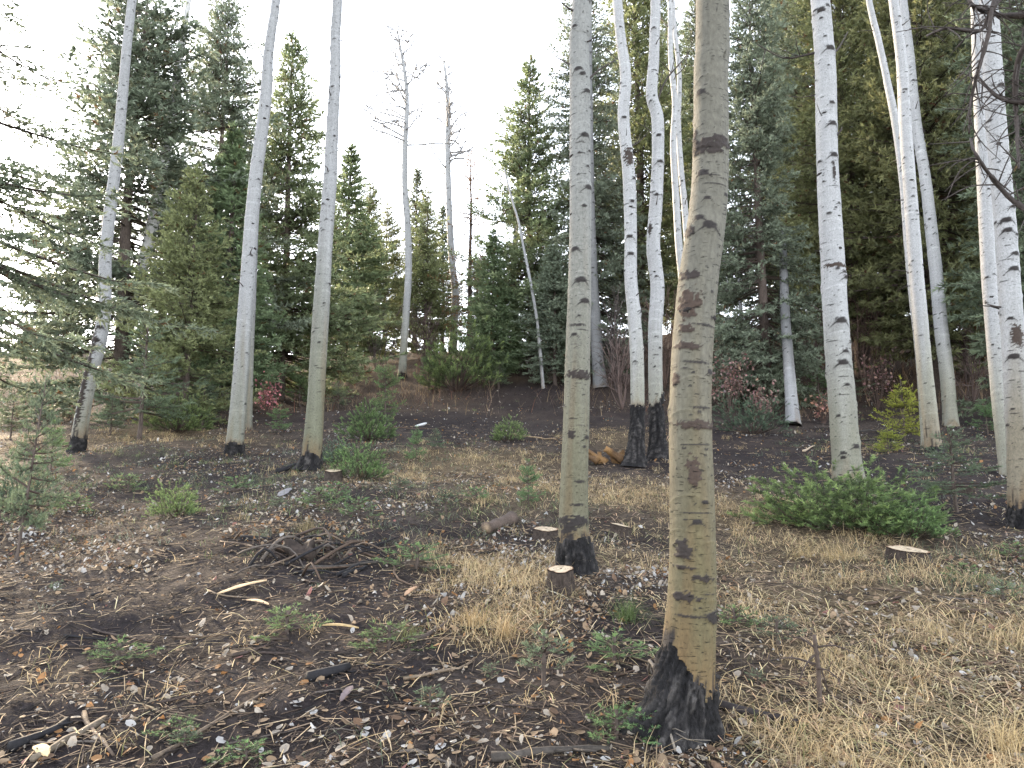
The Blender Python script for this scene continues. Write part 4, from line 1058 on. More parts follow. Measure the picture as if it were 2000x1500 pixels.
stick((720, 845), (860, 838), .018, BRN, 'long brown branch on the dark bank', seed=25, twigs=3)
stick((1000, 850), (1085, 862), .022, PALE, 'pale broken wood on the dark bank left of the ringed aspen', seed=26, r1=.012)

def splinter(px0, py0, px1, py1, wid, col, label, seed, group=None):
    """flat split piece of wood with torn ends"""
    rng = np.random.default_rng(seed)
    a, e = on_ground(px0, py0), on_ground(px1, py1)
    d = e - a; L = np.linalg.norm(d); d /= L
    s = np.cross(d, [0, 0, 1.]); s /= np.linalg.norm(s); up = np.cross(s, d)
    n = 12; t = np.linspace(0, 1, n)
    wd = wid * (np.sin(np.clip(t * 1.02, 0, 1) * np.pi) ** .45 * (1 - .35 * t) + .02) * (1 + .25 * rng.normal(size=n) * .5)
    V = []
    for k in range(n):
        c0 = a + d * L * t[k] + up * (.012 + .01 * math.sin(t[k] * 3)); c0[2] = max(c0[2], float(ground_z(c0[0], c0[1])) + .010)
        th = .008 * (1 - .5 * abs(t[k] - .5))
        V += [c0 - s * wd[k] + up * .0, c0 + s * wd[k], c0 + s * wd[k] * .9 + up * th, c0 - s * wd[k] * .8 + up * th * 1.4]
    V = np.array(V); i = np.arange(n - 1)[:, None] * 4; j = np.arange(4)[None]; k = (j + 1) % 4
    q = np.vstack([np.stack([i + j, i + k, i + 4 + k, i + 4 + j], -1).reshape(-1, 4), [[0, 1, 2, 3]], [[n * 4 - 1, n * 4 - 2, n * 4 - 3, n * 4 - 4]]])
    C = np.array(col) * (.75 + .5 * vnoise(V[:, 0] * 60, V[:, 1] * 60, seed))[:, None]
    return tag(obj('wood_splinter', mesh('wood_splinter', V - a, [q], C, [M_CUT], smooth=False), loc=a), label, 'wood chip', group)
splinter(425, 1165, 522, 1138, .022, (.50, .36, .22), 'long pale split piece of wood below the debris heap', 1)
splinter(480, 1178, 525, 1186, .013, (.55, .38, .24), 'short orange-ended wood chip below the long split piece', 2)
splinter(628, 1228, 700, 1234, .012, (.42, .30, .15), 'yellowish wood strip in the dark litter', 3)
splinter(790, 1168, 815, 1152, .018, (.38, .24, .15), 'upright tan bark chip right of the debris heap', 4)
splinter(545, 972, 568, 956, .06, (.20, .19, .20), 'grey bark slab on the litter left of the flat stump', 5)
splinter(905, 735, 910, 700, .001, (.3, .2, .1), 'thin chip by the dark fir bush', 6) if False else None
splinter(70, 1470, 92, 1488, .03, (.55, .42, .24), 'square cream wood chunk at the lower edge corner', 7)
splinter(665, 1380, 690, 1348, .02, (.17, .13, .13), 'brown-grey bark strip standing in the litter', 8)

# random lesser sticks, each on its own
rs = np.random.default_rng(55)
cnt = 0
while cnt < 80:
    px = rs.uniform(-40, 1260) if rs.random() < .75 else rs.uniform(1400, 2040)
    py = rs.uniform(980, 1495)
    ln = rs.uniform(40, 150) * (.5 + (py - 900) / 700); an = rs.uniform(-.6, .6)
    stick((px, py), (px + ln * math.cos(an), min(py + ln * math.sin(an) * .5, 1505)), rs.uniform(.004, .010), [BRN, GREYB, (.16, .12, .085), BLACK, (.05, .036, .03)][rs.integers(5)], 'thin fallen stick lying among leaf litter', twigs=int(rs.integers(0, 3)), seed=100 + cnt, bend=.07, group='thin sticks strewn in the litter', sides=5)
    cnt += 1

rs = np.random.default_rng(56)
for k in range(34):
    cx0, cy0 = 590 + rs.normal() * 75, 1092 + rs.normal() * 22; ln = rs.uniform(35, 130); an = rs.uniform(-.9, .9)
    stick((cx0 - ln / 2, cy0 - ln * math.sin(an) * .25), (cx0 + ln / 2, cy0 + ln * math.sin(an) * .25), rs.uniform(.005, .014), [BRN, GREYB, (.13, .095, .07), BLACK, (.05, .036, .03)][rs.integers(5)], 'thin stick tangled in the debris heap round the root clod', twigs=int(rs.integers(0, 3)), seed=300 + k, bend=.08, lift=rs.uniform(0, .14), group='sticks tangled in the debris heap', sides=5)

# debris heap with a torn-up grass clod
b = on_ground(590, 1085); rng = np.random.default_rng(66)
clod = thing('root_clod', b, 'torn-up root clod with drooping dry grass on top of the sticks heap', 'clod')
u, v = np.meshgrid(np.linspace(0, 2 * np.pi, 33)[:-1], np.linspace(0, 1.5, 12))
V = np.stack([np.cos(u) * np.cos(v) * .17, np.sin(u) * np.cos(v) * .13, np.sin(v) * .15 - .03], -1).reshape(-1, 3)
V += (np.stack([fbm(V[:, 0] * 12, V[:, 1] * 12 + V[:, 2] * 9, s_, 3) for s_ in (1, 2, 3)], 1) - .5) * .16
i = np.arange(11)[:, None] * 32; j = np.arange(32)[None]; k = (j + 1) % 32
obj('soil', mesh('soil', V, [np.stack([i + j, i + k, i + 32 + k, i + 32 + j], -1).reshape(-1, 4)], np.array([.035, .025, .02]) * (.5 + vnoise(V[:, 0] * 40, V[:, 1] * 40, 2))[:, None], [M_STICK]), clod)

# ------------------------------------------------------------------ grass, straw, leaves, twigs
def blades(P, L, W, lean, az, droop, col, rng, segs=3):
    """curved tapering blades; P (n,3)"""
    n = len(P)
    out = np.stack([np.cos(az), np.sin(az), np.zeros(n)], 1); sd = np.stack([-np.sin(az), np.cos(az), np.zeros(n)], 1)
    tw = rng.uniform(-1, 1, n)[:, None]
    sd = sd * np.sqrt(1 - tw ** 2 * .5) + out * tw * .7
    Vs = []
    for k in range(segs + 1):
        f = k / segs
        ang = lean + droop * f ** 1.5
        p = P + out * (L * np.sin(ang) * f)[:, None] + np.array([0, 0, 1.]) * (L * np.cos(np.clip(ang, 0, 2.6)) * f)[:, None] if k else P
        w = (W * (1 - f * .85) * .5)[:, None]
        Vs += [p - sd * w, p + sd * w]
    V = np.stack(Vs, 1).reshape(-1, 3)
    m = 2 * (segs + 1); b0 = np.arange(n)[:, None] * m
    q = np.concatenate([np.stack([b0 + 2 * k, b0 + 2 * k + 1, b0 + 2 * k + 3, b0 + 2 * k + 2], -1).reshape(-1, 4) for k in range(segs)])
    return V, q, np.repeat(col, m, 0)

def scatter(n, ymin, ymax, rng, expo=1.0, xw=.86):
    """points on the slope, thinning with distance"""
    u = rng.random(n)
    if abs(expo - 1) < 1e-6: y = ymin * (ymax / ymin) ** u
    else: y = (ymin ** (1 - expo) + u * (ymax ** (1 - expo) - ymin ** (1 - expo))) ** (1 / (1 - expo))
    x = rng.uniform(-1, 1, n) * (y * xw + .6)
    return x, y

rg = np.random.default_rng(11)
# dry grass in clumps
x, y = scatter(23000, 2.2, 20, rg, 1.1)
d = zone(GRASS, x, y) * (1 - .8 * zone(BARE, x, y))
keep = rg.random(len(x)) < (d * 1.0 + .012) * sstep(.28, .8, vnoise(x * 2.6, y * 2.6, 4)) * 1.3 * np.where((x > .8) & (y < 8), .7, 1)
x, y = x[keep], y[keep]
nb = rg.integers(6, 16, len(x))
cx_ = np.repeat(x, nb) + rg.normal(size=nb.sum()) * .045; cy_ = np.repeat(y, nb) + rg.normal(size=nb.sum()) * .045
clh = np.repeat(rg.uniform(.07, .26, len(x)), nb)
n = len(cx_)
P = np.stack([cx_, cy_, ground_z(cx_, cy_) - .01], 1)
tone = np.repeat(rg.uniform(.75, 1.2, len(x)), nb)[:, None]
col = np.array([.52, .395, .225]) * tone * rg.uniform(.7, 1.25, (n, 1)) * (1 + (rg.random((n, 1)) - .5) * np.array([[.0, .1, .2]]))
greenish = rg.random(n) < .06
col[greenish] = np.array([.20, .21, .09])
V, q, c = blades(P, clh * rg.uniform(.6, 1.3, n), np.clip(.0028 + cy_ * .00022, .003, .009), rg.uniform(.05, .55, n), rg.uniform(0, 2 * np.pi, n), rg.uniform(.5, 2.4, n), col, rg)
o = obj('dry_grass', mesh('dry_grass', V, [q], c, [M_GRASS], smooth=True)); tag(o, 'tan dry grass standing in patches over the slope', 'grass', kind='stuff')

# flattened straw
x, y = scatter(105000, 2.2, 16, rg, 1.15)
d = np.maximum(zone(GRASS, x, y), .5 * sstep(.3, 1.6, x) * sstep(9, 6, y))
keep = rg.random(len(x)) < d * 1.05 * (.25 + 1.2 * vnoise(x * 3, y * 3, 71)) + .025
x, y = x[keep], y[keep]; n = len(x)
L = .03 + .19 * rg.random(n) ** 1.5; az = rg.uniform(0, 2 * np.pi, n)
dx, dy = np.cos(az) * L / 2, np.sin(az) * L / 2
W = np.clip(.0016 + y * .00022, .002, .005)
px_, py_ = -np.sin(az) * W, np.cos(az) * W
A = np.stack([x - dx, y - dy, ground_z(x - dx, y - dy) + rg.uniform(.004, .03, n)], 1); B = np.stack([x + dx, y + dy, ground_z(x + dx, y + dy) + rg.uniform(.004, .03, n)], 1)
M_ = (A + B) / 2; M_[:, 2] = np.maximum(M_[:, 2], ground_z(M_[:, 0], M_[:, 1]) + .006) + rg.uniform(0, .012, n)
pr = np.stack([px_, py_, np.zeros(n)], 1)
V = np.stack([A - pr * .6, A + pr * .6, M_ - pr, M_ + pr, B - pr * .4, B + pr * .4], 1).reshape(-1, 3)
b0 = np.arange(n)[:, None] * 6
q = np.concatenate([np.stack([b0, b0 + 1, b0 + 3, b0 + 2], -1).reshape(-1, 4), np.stack([b0 + 2, b0 + 3, b0 + 5, b0 + 4], -1).reshape(-1, 4)])
col = np.array([.52, .405, .24]) * rg.uniform(.15, 1.4, (n, 1)) * (1 + rg.normal(size=(n, 3)) * .06)
o = obj('straw', mesh('straw', V, [q], np.repeat(col, 6, 0), [M_GRASS])); tag(o, 'flattened straw lying criss-cross on the soil', 'straw', kind='stuff')

# fine twig litter
x, y = scatter(50000, 2.2, 18, rg, 1.2)
keep = rg.random(len(x)) < .92 - .5 * zone(BARE, x, y)
x, y = x[keep], y[keep]; n = len(x)
L = .02 + .13 * rg.random(n) ** 2.2; az = rg.uniform(0, 2 * np.pi, n); r = rg.uniform(.0010, .0030, n) + y * .00012
dirv = np.stack([np.cos(az), np.sin(az)], 1)
sdv = np.stack([-dirv[:, 1], dirv[:, 0], np.zeros(n)], 1); upv = np.array([0, 0, 1.])
Vs = []
for f in (-.5, .5):
    xx = x + dirv[:, 0] * L * f; yy = y + dirv[:, 1] * L * f
    p = np.stack([xx, yy, ground_z(xx, yy) + r + rg.uniform(0, .016, n)], 1); rr = (r * (1.0 if f < 0 else .6))[:, None]
    Vs += [p + sdv * rr, p - sdv * rr * .6 + upv * rr, p - sdv * rr * .6 - upv * rr]
V = np.stack(Vs, 1).reshape(-1, 3); b0 = np.arange(n)[:, None] * 6
q = np.concatenate([np.stack([b0 + j, b0 + (j + 1) % 3, b0 + 3 + (j + 1) % 3, b0 + 3 + j], -1).reshape(-1, 4) for j in range(3)])
pal = np.array([(.035, .026, .023), (.085, .060, .045), (.20, .145, .10), (.012, .011, .011), (.38, .29, .19)])
col = pal[rg.choice(5, n, p=[.30, .27, .17, .16, .10])] * rg.uniform(.7, 1.3, (n, 1))
o = obj('twig_litter', mesh('twig_litter', V, [q], np.repeat(col, 6, 0), [M_STICK])); tag(o, 'fine broken twigs and bark crumbs over the ground', 'twigs', kind='stuff')

# fallen leaves
LC = np.array([(.38, .365, .35), (.31, .265, .215), (.25, .175, .11), (.13, .08, .05), (.28, .145, .06), (.22, .10, .085)])
def leaf_colours(x, y, rng):
    n = len(x)
    g_ = zone(GRASS, x, y)
    pick = np.clip(rng.random(n) + (fbm(x * 1.3, y * 1.3, 91, 2) - .5) * .55 + .04, 0, 1)
    k = np.where(pick < .22, 0, np.where(pick < .52, 1, np.where(pick < .80, 2, np.where(pick < .975, 3, 4))))
    k = np.where(rng.random(n) < .012, 5, k)
    k = np.where((g_ > .4) & (k == 0) & (rng.random(n) < .6), 2, k)
    return LC[k] * rng.uniform(.7, 1.2, (n, 1)), k
def leaf_shape(rng, m=8):
    th = np.arange(m) / m * 2 * np.pi
    r = 1 + .10 * np.cos(2 * th) + rng.normal(size=m) * .05; r[0] *= 1.18
    cup = rng.uniform(-.35, .45); fold = rng.uniform(-.3, .4)
    V = np.stack([r * np.cos(th), r * np.sin(th) * .88, cup * r ** 2 * .4 * (np.cos(th - rng.uniform(0, 6)) ** 2) + fold * abs(np.sin(th)) * .5], 1)
    V = np.vstack([[0, 0, 0], V])
    t = np.stack([np.zeros(m, int), 1 + np.arange(m), 1 + (np.arange(m) + 1) % m], 1)
    return V, t
# the largest-looking three hundred, one by one
rl = np.random.default_rng(31)
LEAF_ME = {}
names = ['pale', 'beige', 'tan', 'brown', 'orange', 'reddish']
for k in range(6):
    for s_ in range(4):
        V, t = leaf_shape(rl)
        c = np.tile(LC[k], (len(V), 1)) * (.8 + .35 * rl.random((len(V), 1))); c[0] *= .9
        me = mesh('fallen_leaf', V, [t], c, [M_LEAF]); LEAF_ME[k, s_] = me
i = 0
while i < 300:
    px, py = rl.uniform(-20, 2020), 1500 - 260 * rl.random() ** 1.3
    if 1250 < px < 1400 and py < 1460: continue
    p = on_ground(px, py)
    _, kk = leaf_colours(np.array([p[0]]), np.array([p[1]]), rl); kk = int(kk[0])
    o = obj('fallen_leaf', LEAF_ME[kk, int(rl.integers(4))], loc=p + np.array([0, 0, .014]))
    s_ = rl.uniform(.012, .024); o.scale = (s_, s_, s_)
    o.rotation_euler = (rl.normal() * .2 + .16, rl.normal() * .2, 0); o.rotation_euler.rotate_axis('Z', rl.uniform(0, 6.28))
    tag(o, names[kk] + ' fallen aspen leaf lying in the foreground litter', 'leaf', names[kk] + ' fallen leaves in the foreground')
    i += 1
# all the others
def leaf_mass(n, ymin, ymax, expo, m, smin, smax, rng):
    x, y = scatter(n, ymin, ymax, rng, expo)
    d = .12 + 1.0 * sstep(.38, .66, fbm(x * 1.1, y * 1.1, 44, 3))
    keep = rng.random(n) < d * (1 - .6 * zone(BARE, x, y)) * (1 - .45 * zone(GRASS, x, y))
    x, y = x[keep], y[keep]; n = len(x)
    th = np.arange(m) / m * 2 * np.pi
    s = (smin + (smax - smin) * rng.random(n) ** 1.8) * (1 + np.clip(y - 8, 0, 20) * .03)
    r = 1 + .12 * np.cos(2 * th)[None] + rng.normal(size=(n, m)) * .08
    lx = r * np.cos(th); ly = r * np.sin(th) * .85; lz = rng.uniform(-.7, .9, n)[:, None] * (np.cos(th[None] - rng.uniform(0, 6.28, n)[:, None]) ** 2)
    a = rng.uniform(0, 6.28, n); ca, sa = np.cos(a)[:, None], np.sin(a)[:, None]
    tx, ty = rng.normal(size=n)[:, None] * .5, rng.normal(size=n)[:, None] * .5 + .16
    wx = (lx * ca - ly * sa) * s[:, None]; wy = (lx * sa + ly * ca) * s[:, None]; wz = lz * s[:, None] + wx * tx + wy * ty
    base = ground_z(x, y) + rng.uniform(.006, .022, n)
    V = np.stack([x[:, None] + wx, y[:, None] + wy, base[:, None] + wz], -1).reshape(-1, 3)
    b0 = np.arange(n)[:, None] * m
    T = np.concatenate([np.concatenate([b0, b0 + k, b0 + k + 1], 1) for k in range(1, m - 1)])
    c, _ = leaf_colours(x, y, rng)
    return V, T, np.repeat(c, m, 0)
bag = Bag()
V, T, c = leaf_mass(11000, 2.3, 6.5, 1.0, 7, .010, .023, rl); bag.add(V, None, T, c)
V, T, c = leaf_mass(26000, 5.5, 26, 1.1, 5, .012, .024, rl); bag.add(V, None, T, c)
V, T, c = leaf_mass(120000, 2.3, 18, 1.1, 4, .0025, .010, rl); bag.add(V, None, T, c)
o = obj('leaf_litter', bag.mesh('leaf_litter', [M_LEAF], smooth=False)); tag(o, 'fallen aspen leaves and flakes strewn over the soil', 'leaves', kind='stuff')

# low green sprigs and grass, thickest on the left of the slope
GREENZ = blobs([(300, 900, 2.2, .9), (560, 930, 1.6, .8), (760, 900, 1.6, .8), (680, 960, 1.2, .8), (60, 950, 1.2, .9), (420, 1000, .9, .6), (800, 1000, .8, .6), (1000, 1000, .9, .5), (1930, 1120, .7, .8), (1450, 830, 1.5, .6), (1750, 870, 1.8, .7), (640, 1040, .5, .6), (900, 760, 3, .5), (250, 800, 3, .6), (1480, 760, 3, .5)])
x, y = scatter(15000, 3, 24, rg, .9)
keep = rg.random(len(x)) < zone(GREENZ, x, y) * (.3 + 1.2 * vnoise(x * 1.5, y * 1.5, 61)) + .01
x, y = x[keep], y[keep]
nb = rg.integers(6, 14, len(x)); n = nb.sum()
cx_ = np.repeat(x, nb) + rg.normal(size=n) * .05; cy_ = np.repeat(y, nb) + rg.normal(size=n) * .05
pal = np.array([(.12, .15, .09), (.15, .19, .08), (.13, .15, .11), (.19, .19, .10)])
col = np.repeat(pal[rg.integers(0, 4, len(x))] * rg.uniform(.7, 1.3, (len(x), 1)), nb, 0) * rg.uniform(.7, 1.3, (n, 1))
V, q, c = blades(np.stack([cx_, cy_, ground_z(cx_, cy_) - .01], 1), np.repeat(rg.uniform(.05, .17, len(x)), nb) * rg.uniform(.6, 1.3, n), np.clip(.003 + cy_ * .0004, .004, .010), rg.uniform(.1, .9, n), rg.uniform(0, 6.28, n), rg.uniform(.2, 1.4, n), col, rg, 2)
o = obj('ground_cover', mesh('ground_cover', V, [q], c, [M_GRASS])); tag(o, 'low grey-green sprigs and grass scattered over the slope', 'ground cover', kind='stuff')

# brown scrub on the back slope
x, y = scatter(20000, 15, 46, rg, .3, .80)
d = sstep(17, 24, y) * (1 - .85 * zone(BARE, x, y)) * sstep(.35, .75, fbm(x * .55, y * .55, 14, 2)) * 1.1
d = np.where(x > 3, d * sstep(13, 19, y) * 1.0, d)
keep = rg.random(len(x)) < d
x, y = x[keep], y[keep]; n = len(x)
P = np.stack([x, y, ground_z(x, y) - .02], 1)
pal = np.array([(.13, .085, .065), (.19, .135, .085), (.30, .22, .13), (.10, .075, .065), (.20, .095, .065)])
col = pal[rg.choice(5, n, p=[.24, .22, .26, .18, .10])] * rg.uniform(.6, 1.3, (n, 1))
bag = Bag()
L = rg.uniform(.25, .95, n)
V, q, c = blades(P, L, np.full(n, .016), rg.uniform(0, .5, n), rg.uniform(0, 6.28, n), rg.uniform(0, .7, n), col, rg, 2); bag.add(V, q, None, c)
for k in range(3):
    f = rg.uniform(.3, .8, n)
    P2 = P + np.array([0, 0, 1.]) * (L * f * .85)[:, None]
    V, q, c = blades(P2, L * rg.uniform(.25, .5, n), np.full(n, .012), rg.uniform(.4, 1.1, n), rg.uniform(0, 6.28, n), rg.uniform(-.2, .6, n), col * .95, rg, 1); bag.add(V, q, None, c)
o = obj('undergrowth', bag.mesh('undergrowth', [M_GRASS])); tag(o, 'rusty brown leafless scrub covering the back slope', 'scrub', kind='stuff')

# grass tufts one can point at
def tuft(px, py, h, n, col, label, seed, w=.003, spread=.06):
    rng = np.random.default_rng(seed); b = on_ground(px, py)
    P = b * 0 + np.c_[rng.normal(size=(n, 2)) * spread * .5, np.zeros(n)]
    V, q, c = blades(P, h * rng.uniform(.6, 1.2, n), np.full(n, w), rng.uniform(0, .5, n), rng.uniform(0, 6.28, n), rng.uniform(.3, 1.5, n), np.array(col) * rng.uniform(.6, 1.3, (n, 1)), rng, 4)
    tag(obj('grass_tuft', mesh('grass_tuft', V, [q], c, [M_GRASS]), loc=b - np.array([0, 0, .01])), label, 'grass tuft')
tuft(1225, 1212, .20, 170, (.10, .14, .05), 'green grass tuft left of the thickest trunk', 1)
tuft(985, 1245, .24, 120, (.45, .33, .18), 'pale drooping grass clump in the leaf litter, standing alone', 2)
tuft(925, 1225, .22, 90, (.40, .29, .15), 'tan grass clump left of the pale drooping clump', 3)
tuft(800, 1250, .15, 90, (.12, .13, .055), 'dull green grass tuft beside the curved dark branch', 4)
tuft(1570, 1090, .26, 110, (.42, .32, .17), 'tall straw clump at the left foot of the broad fir bush', 5, .0035, .12)
tuft(1640, 1095, .30, 110, (.42, .32, .17), 'tall straw clump before the broad fir bush middle', 6, .0035, .14)
tuft(600, 1040, .22, 130, (.22, .18, .10), 'brownish grass tuft drooping over the debris heap', 7, .003, .10)
tuft(510, 1052, .16, 110, (.17, .19, .13), 'grey-green grass tuft left of the debris heap', 8)
tuft(1110, 1165, .13, 40, (.45, .36, .2), 'few pale grass stalks against the tall pale-topped stump', 9)
tuft(1965, 1470, .25, 110, (.45, .34, .18), 'dry grass clump in the lower corner below the straw', 10)

# dead sapling right of the thickest trunk
b = on_ground(1600, 1385); s = b[1] / 1450; rng = np.random.default_rng(91)
o = thing('dead_sapling', b, 'short dead sapling with bare drooping twigs right of the thickest trunk', 'sapling')
top = at(1590, 1240, b[1]) - b
bag = Bag(); bag.tube(smooth_path(np.array([[0, 0, -.03], top * .5 + np.array([.008, 0, 0]), top]), .03), np.linspace(.012, .009, len(smooth_path(np.array([[0, 0, -.03], top * .5 + np.array([.008, 0, 0]), top]), .03))), 8, (.075, .055, .045))
obj('stem', bag.mesh('stem', [M_STICK]), o)
for k, (ex, ey) in enumerate([(1500, 1290), (1560, 1330), (1640, 1330), (1670, 1275), (1540, 1245), (1620, 1360)]):
    f = rng.uniform(.45, .95); p0 = top * f; e = at(ex, ey, b[1] + rng.uniform(-.15, .15)) - b
    bag = Bag(); P = smooth_path(np.array([p0, (p0 + e) / 2 + np.array([0, 0, .02]), e]), .03)
    bag.tube(P, np.linspace(.005, .002, len(P)), 5, (.06, .045, .04))
    for t_ in range(4):
        q0 = P[rng.integers(len(P) // 3, len(P))]; bag.tube(np.array([q0, q0 + rng.normal(size=3) * .03, q0 + rng.normal(size=3) * .06 - np.array([0, 0, .04])]), [.002, .0016, .001], 3, (.07, .05, .045))
    obj('twig', bag.mesh('twig', [M_STICK]), o)

# pink-leaved shrubs
def shrub(px, py, top_py, wpx, label, seed, col=(.25, .155, .135), nl=260, Y=None):
    rng = np.random.default_rng(seed); b = on_ground(px, py); s = b[1] / 1450
    H = (py - top_py) * s; W = wpx * s / 2
    o = thing('shrub', b, label, 'shrub')
    bag = Bag(); tips = []
    for k in range(14):
        az = rng.uniform(0, 6.28); r = rng.uniform(.2, 1) * W
        e = np.array([math.cos(az) * r, math.sin(az) * r * .6, H * rng.uniform(.5, 1)])
        P = smooth_path(np.array([[0, 0, -.03], e * .5 + rng.normal(size=3) * .06, e]), .08)
        bag.tube(P, np.linspace(.010, .004, len(P)), 4, (.09, .06, .05))
        for t_ in range(5):
            q0 = P[rng.integers(len(P) // 2, len(P))]; q1 = q0 + rng.normal(size=3) * .12; bag.tube(np.array([q0, q1]), [.005, .003], 3, (.09, .06, .05)); tips += [q0, q1]
    obj('stems', bag.mesh('stems', [M_STICK]), o)
    tips = np.array(tips); P = tips[rng.integers(0, len(tips), nl)] + rng.normal(size=(nl, 3)) * .08
    a = rng.normal(size=(nl, 3)); a /= np.linalg.norm(a, axis=1, keepdims=True); c_ = np.cross(a, rng.normal(size=(nl, 3))); c_ /= np.linalg.norm(c_, axis=1, keepdims=True)
    sz = rng.uniform(.025, .055, nl)[:, None]
    V = np.stack([P - a * sz, P + c_ * sz * .7, P + a * sz, P - c_ * sz * .7], 1).reshape(-1, 3)
    c = np.array(col) * rng.uniform(.6, 1.35, (nl, 1)) * (1 + rng.normal(size=(nl, 3)) * .08)
    fo = obj('leaves', mesh('leaves', V, [np.arange(nl * 4).reshape(-1, 4)], np.repeat(c, 4, 0), [M_LEAF], smooth=False), o)
shrub(1425, 815, 680, 110, 'pink-leaved shrub right of the thickest trunk under the spruces', 1, nl=420)
shrub(1490, 830, 745, 60, 'sparse pinkish shrub between the pink one and pale aspen trunk', 2, nl=200)
shrub(520, 815, 745, 45, 'small bright pink shrub right of the pale ringed aspen', 3, col=(.42, .17, .17), nl=260)
shrub(1715, 800, 690, 70, 'dim pink shrub behind the yellow-green young fir', 4, nl=220)
shrub(1835, 770, 580, 100, 'orange-pink leaved shrub showing between the trio stems', 5, col=(.38, .22, .16), nl=420)
shrub(1610, 830, 770, 50, 'sparse orange-leaved shrub beside the stout white aspen', 6, col=(.34, .19, .14), nl=140)

def bare_shrub(px, py, top_py, wpx, label, seed, col=(.12, .085, .075), Y=None, group='leafless shrubs at the forest edge'):
    rng = np.random.default_rng(seed); b = on_ground(px, py); s = b[1] / 1450
    H = (py - top_py) * s; W = wpx * s / 2
    o = thing('bare_shrub', b, label, 'shrub', group)
    for k in range(9):
        bag = Bag(); az = rng.uniform(0, 6.28); r = rng.uniform(.15, 1) * W
        e = np.array([math.cos(az) * r, math.sin(az) * r * .7, H * rng.uniform(.6, 1)])
        P = smooth_path(np.array([[0, 0, -.03], e * .45 + rng.normal(size=3) * .10, e]), H / 8)
        bag.tube(P, np.linspace(.020, .009, len(P)), 4, np.array(col) * rng.uniform(.7, 1.3))
        for t_ in range(8):
            q0 = P[rng.integers(len(P) // 3, len(P))]; dd = e / np.linalg.norm(e) + rng.normal(size=3) * .6; q1 = q0 + dd * H * rng.uniform(.12, .3)
            bag.tube(np.array([q0, (q0 + q1) / 2 + rng.normal(size=3) * .03, q1]), [.011, .009, .007], 3, np.array(col) * rng.uniform(.7, 1.3))
            for t2 in range(2):
                q2 = (q0 + q1) / 2; bag.tube(np.array([q2, q2 + (dd + rng.normal(size=3) * .7) * H * .1]), [.008, .006], 3, np.array(col))
        obj('stem', bag.mesh('stem', [M_STICK]), o)
for k, (px, py, tp_, w, lb) in enumerate([
        (560, 735, 610, 90, 'leafless grey shrub under the tall dense green fir'), (640, 725, 600, 80, 'leafless shrub right behind the straight green-grey aspen'),
        (735, 725, 600, 80, 'leafless shrub left of the left leafless aspen'), (830, 722, 610, 70, 'leafless shrub between the two bare-topped aspens'),
        (960, 725, 620, 80, 'leafless shrub right of the round dark fir bush'), (1205, 770, 600, 70, 'tall leafless shrub just left of the white aspen pair'),
        (1215, 800, 680, 60, 'low leafless shrub at the back of the white aspen pair'), (1300, 760, 600, 60, 'leafless shrub seen between the pair and the thickest trunk'),
        (1440, 770, 640, 70, 'leafless shrub behind the pink-leaved one'), (1590, 770, 600, 80, 'leafless shrub just left of the stout white aspen'),
        (1690, 770, 560, 90, 'tall leafless shrub between stout aspen and yellow-green fir'), (1740, 745, 560, 70, 'tall leafless shrub behind the yellow-green fir'),
        (1900, 790, 640, 90, 'leafless shrub between the trio and the edge aspens'), (1920, 740, 600, 70, 'leafless shrub far back near the edge aspens'),
        (60, 715, 650, 120, 'low leafless shrub on the crest at the far edge'), (120, 708, 650, 110, 'low leafless shrub on the crest by the broad spruce'),
        (505, 720, 640, 80, 'low leafless shrub between the two pale aspens'), (1560, 745, 640, 60, 'low leafless shrub by the pale aspen trunk')]):
    bare_shrub(px, py, tp_, w, lb, 700 + k, col=[(.12, .085, .075), (.15, .10, .08), (.10, .08, .075)][k % 3])

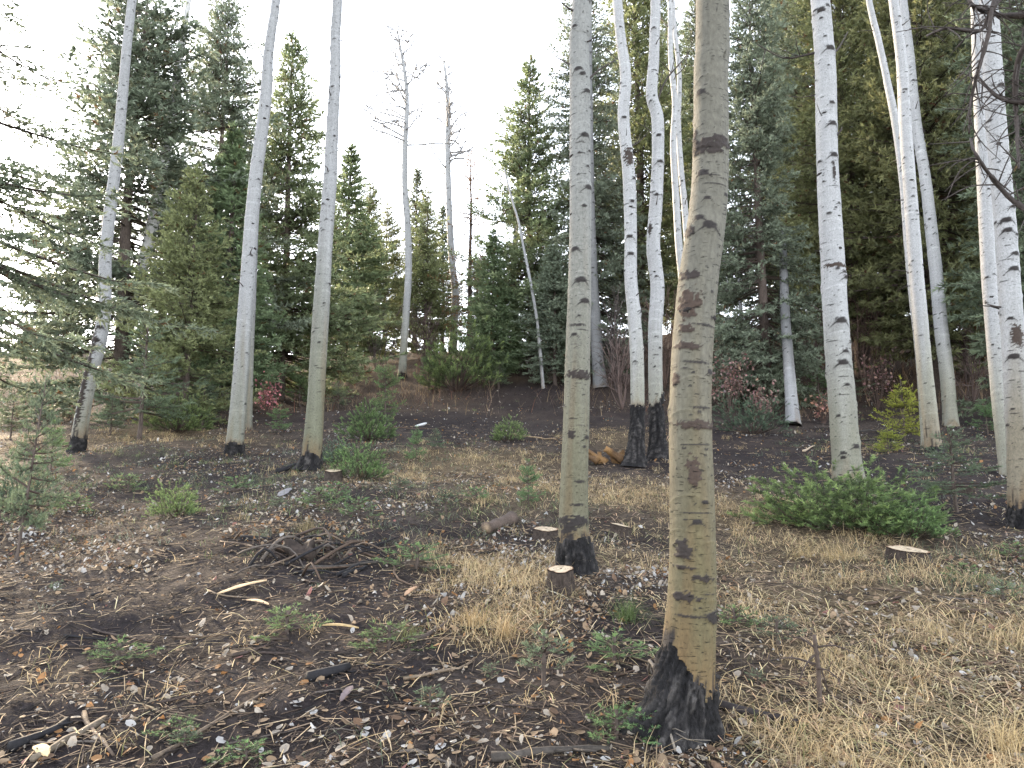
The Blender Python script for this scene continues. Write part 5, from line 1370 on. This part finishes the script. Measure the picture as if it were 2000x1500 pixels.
# dead drooping boughs of the tree beyond the edge
TR_Y = 5.2
b = GP(ray(2190, 750)[0] * TR_Y, TR_Y, -.05)
o = thing('dead_spruce', b, 'bare dead spruce beyond the edge, twigs drooping over the big edge aspen', 'tree')
bag = Bag(); tp = smooth_path(np.array([[0, 0, 0, .10], [.05, 0, 2.5, .085], [.0, .05, 5.5, .06], [0, 0, 8, .03]]), .2)
bag.tube(tp[:, :3], tp[:, 3], 12, (.07, .055, .048)); obj('trunk', bag.mesh('trunk', [M_WOOD]), o)
rng = np.random.default_rng(19)
boughs = [[(2190, -120), (2040, -60), (1950, -10), (1930, 70), (1910, 140), (1896, 200), (1893, 260)], [(2190, 330), (2060, 420), (1990, 400), (1940, 350), (1905, 300), (1895, 270)],
          [(2190, -30), (2050, 20), (1960, 30), (1900, 10), (1890, -30)], [(2190, 60), (2080, 60), (2010, 80), (1985, 140), (1985, 230), (1990, 330)], [(2190, 180), (2090, 190), (2000, 200), (1950, 190), (1910, 150)],
          [(2190, -200), (2060, -90), (1980, -40), (1935, 20), (1915, 60), (1850, 55), (1810, 70)]]
for k, bo in enumerate(boughs):
    Pb = np.array([at(px, py, TR_Y + (-.15 + .3 * rng.random()) * (i > 0)) - b for i, (px, py) in enumerate(bo)])
    P = smooth_path(Pb, .05); bag = Bag()
    r0 = .034; bag.tube(P, np.linspace(r0, .009, len(P)) * (1 + .12 * rng.normal(size=len(P))), 6, (.05, .04, .036))
    bo_ = obj('bough', bag.mesh('bough', [M_STICK]), o); bag = Bag()
    for t_ in range(38):
        i0 = rng.integers(len(P) // 4, len(P) - 1); q0 = P[i0]; ln = rng.uniform(.10, .42)
        dd = rng.normal(size=3) * np.array([1, .5, .7]) + np.array([0, 0, -.1]); dd /= np.linalg.norm(dd)
        q1 = q0 + dd * ln * .5; q2 = q1 + (dd + np.array([0, 0, -.35]) + rng.normal(size=3) * .25) * ln * .5
        bag.tube(smooth_path(np.array([q0, q1, q2]), .05), np.linspace(.0065, .0025, len(smooth_path(np.array([q0, q1, q2]), .05))), 4, (.055, .044, .04))
        for w in range(3):
            dv = dd + rng.normal(size=3) * .7; dv /= np.linalg.norm(dv); bag.tube(np.array([q1, q1 + dv * ln * .3]), [.002, .001], 3, (.06, .048, .043))
    obj('twigs', bag.mesh('twigs', [M_STICK]), bo_)
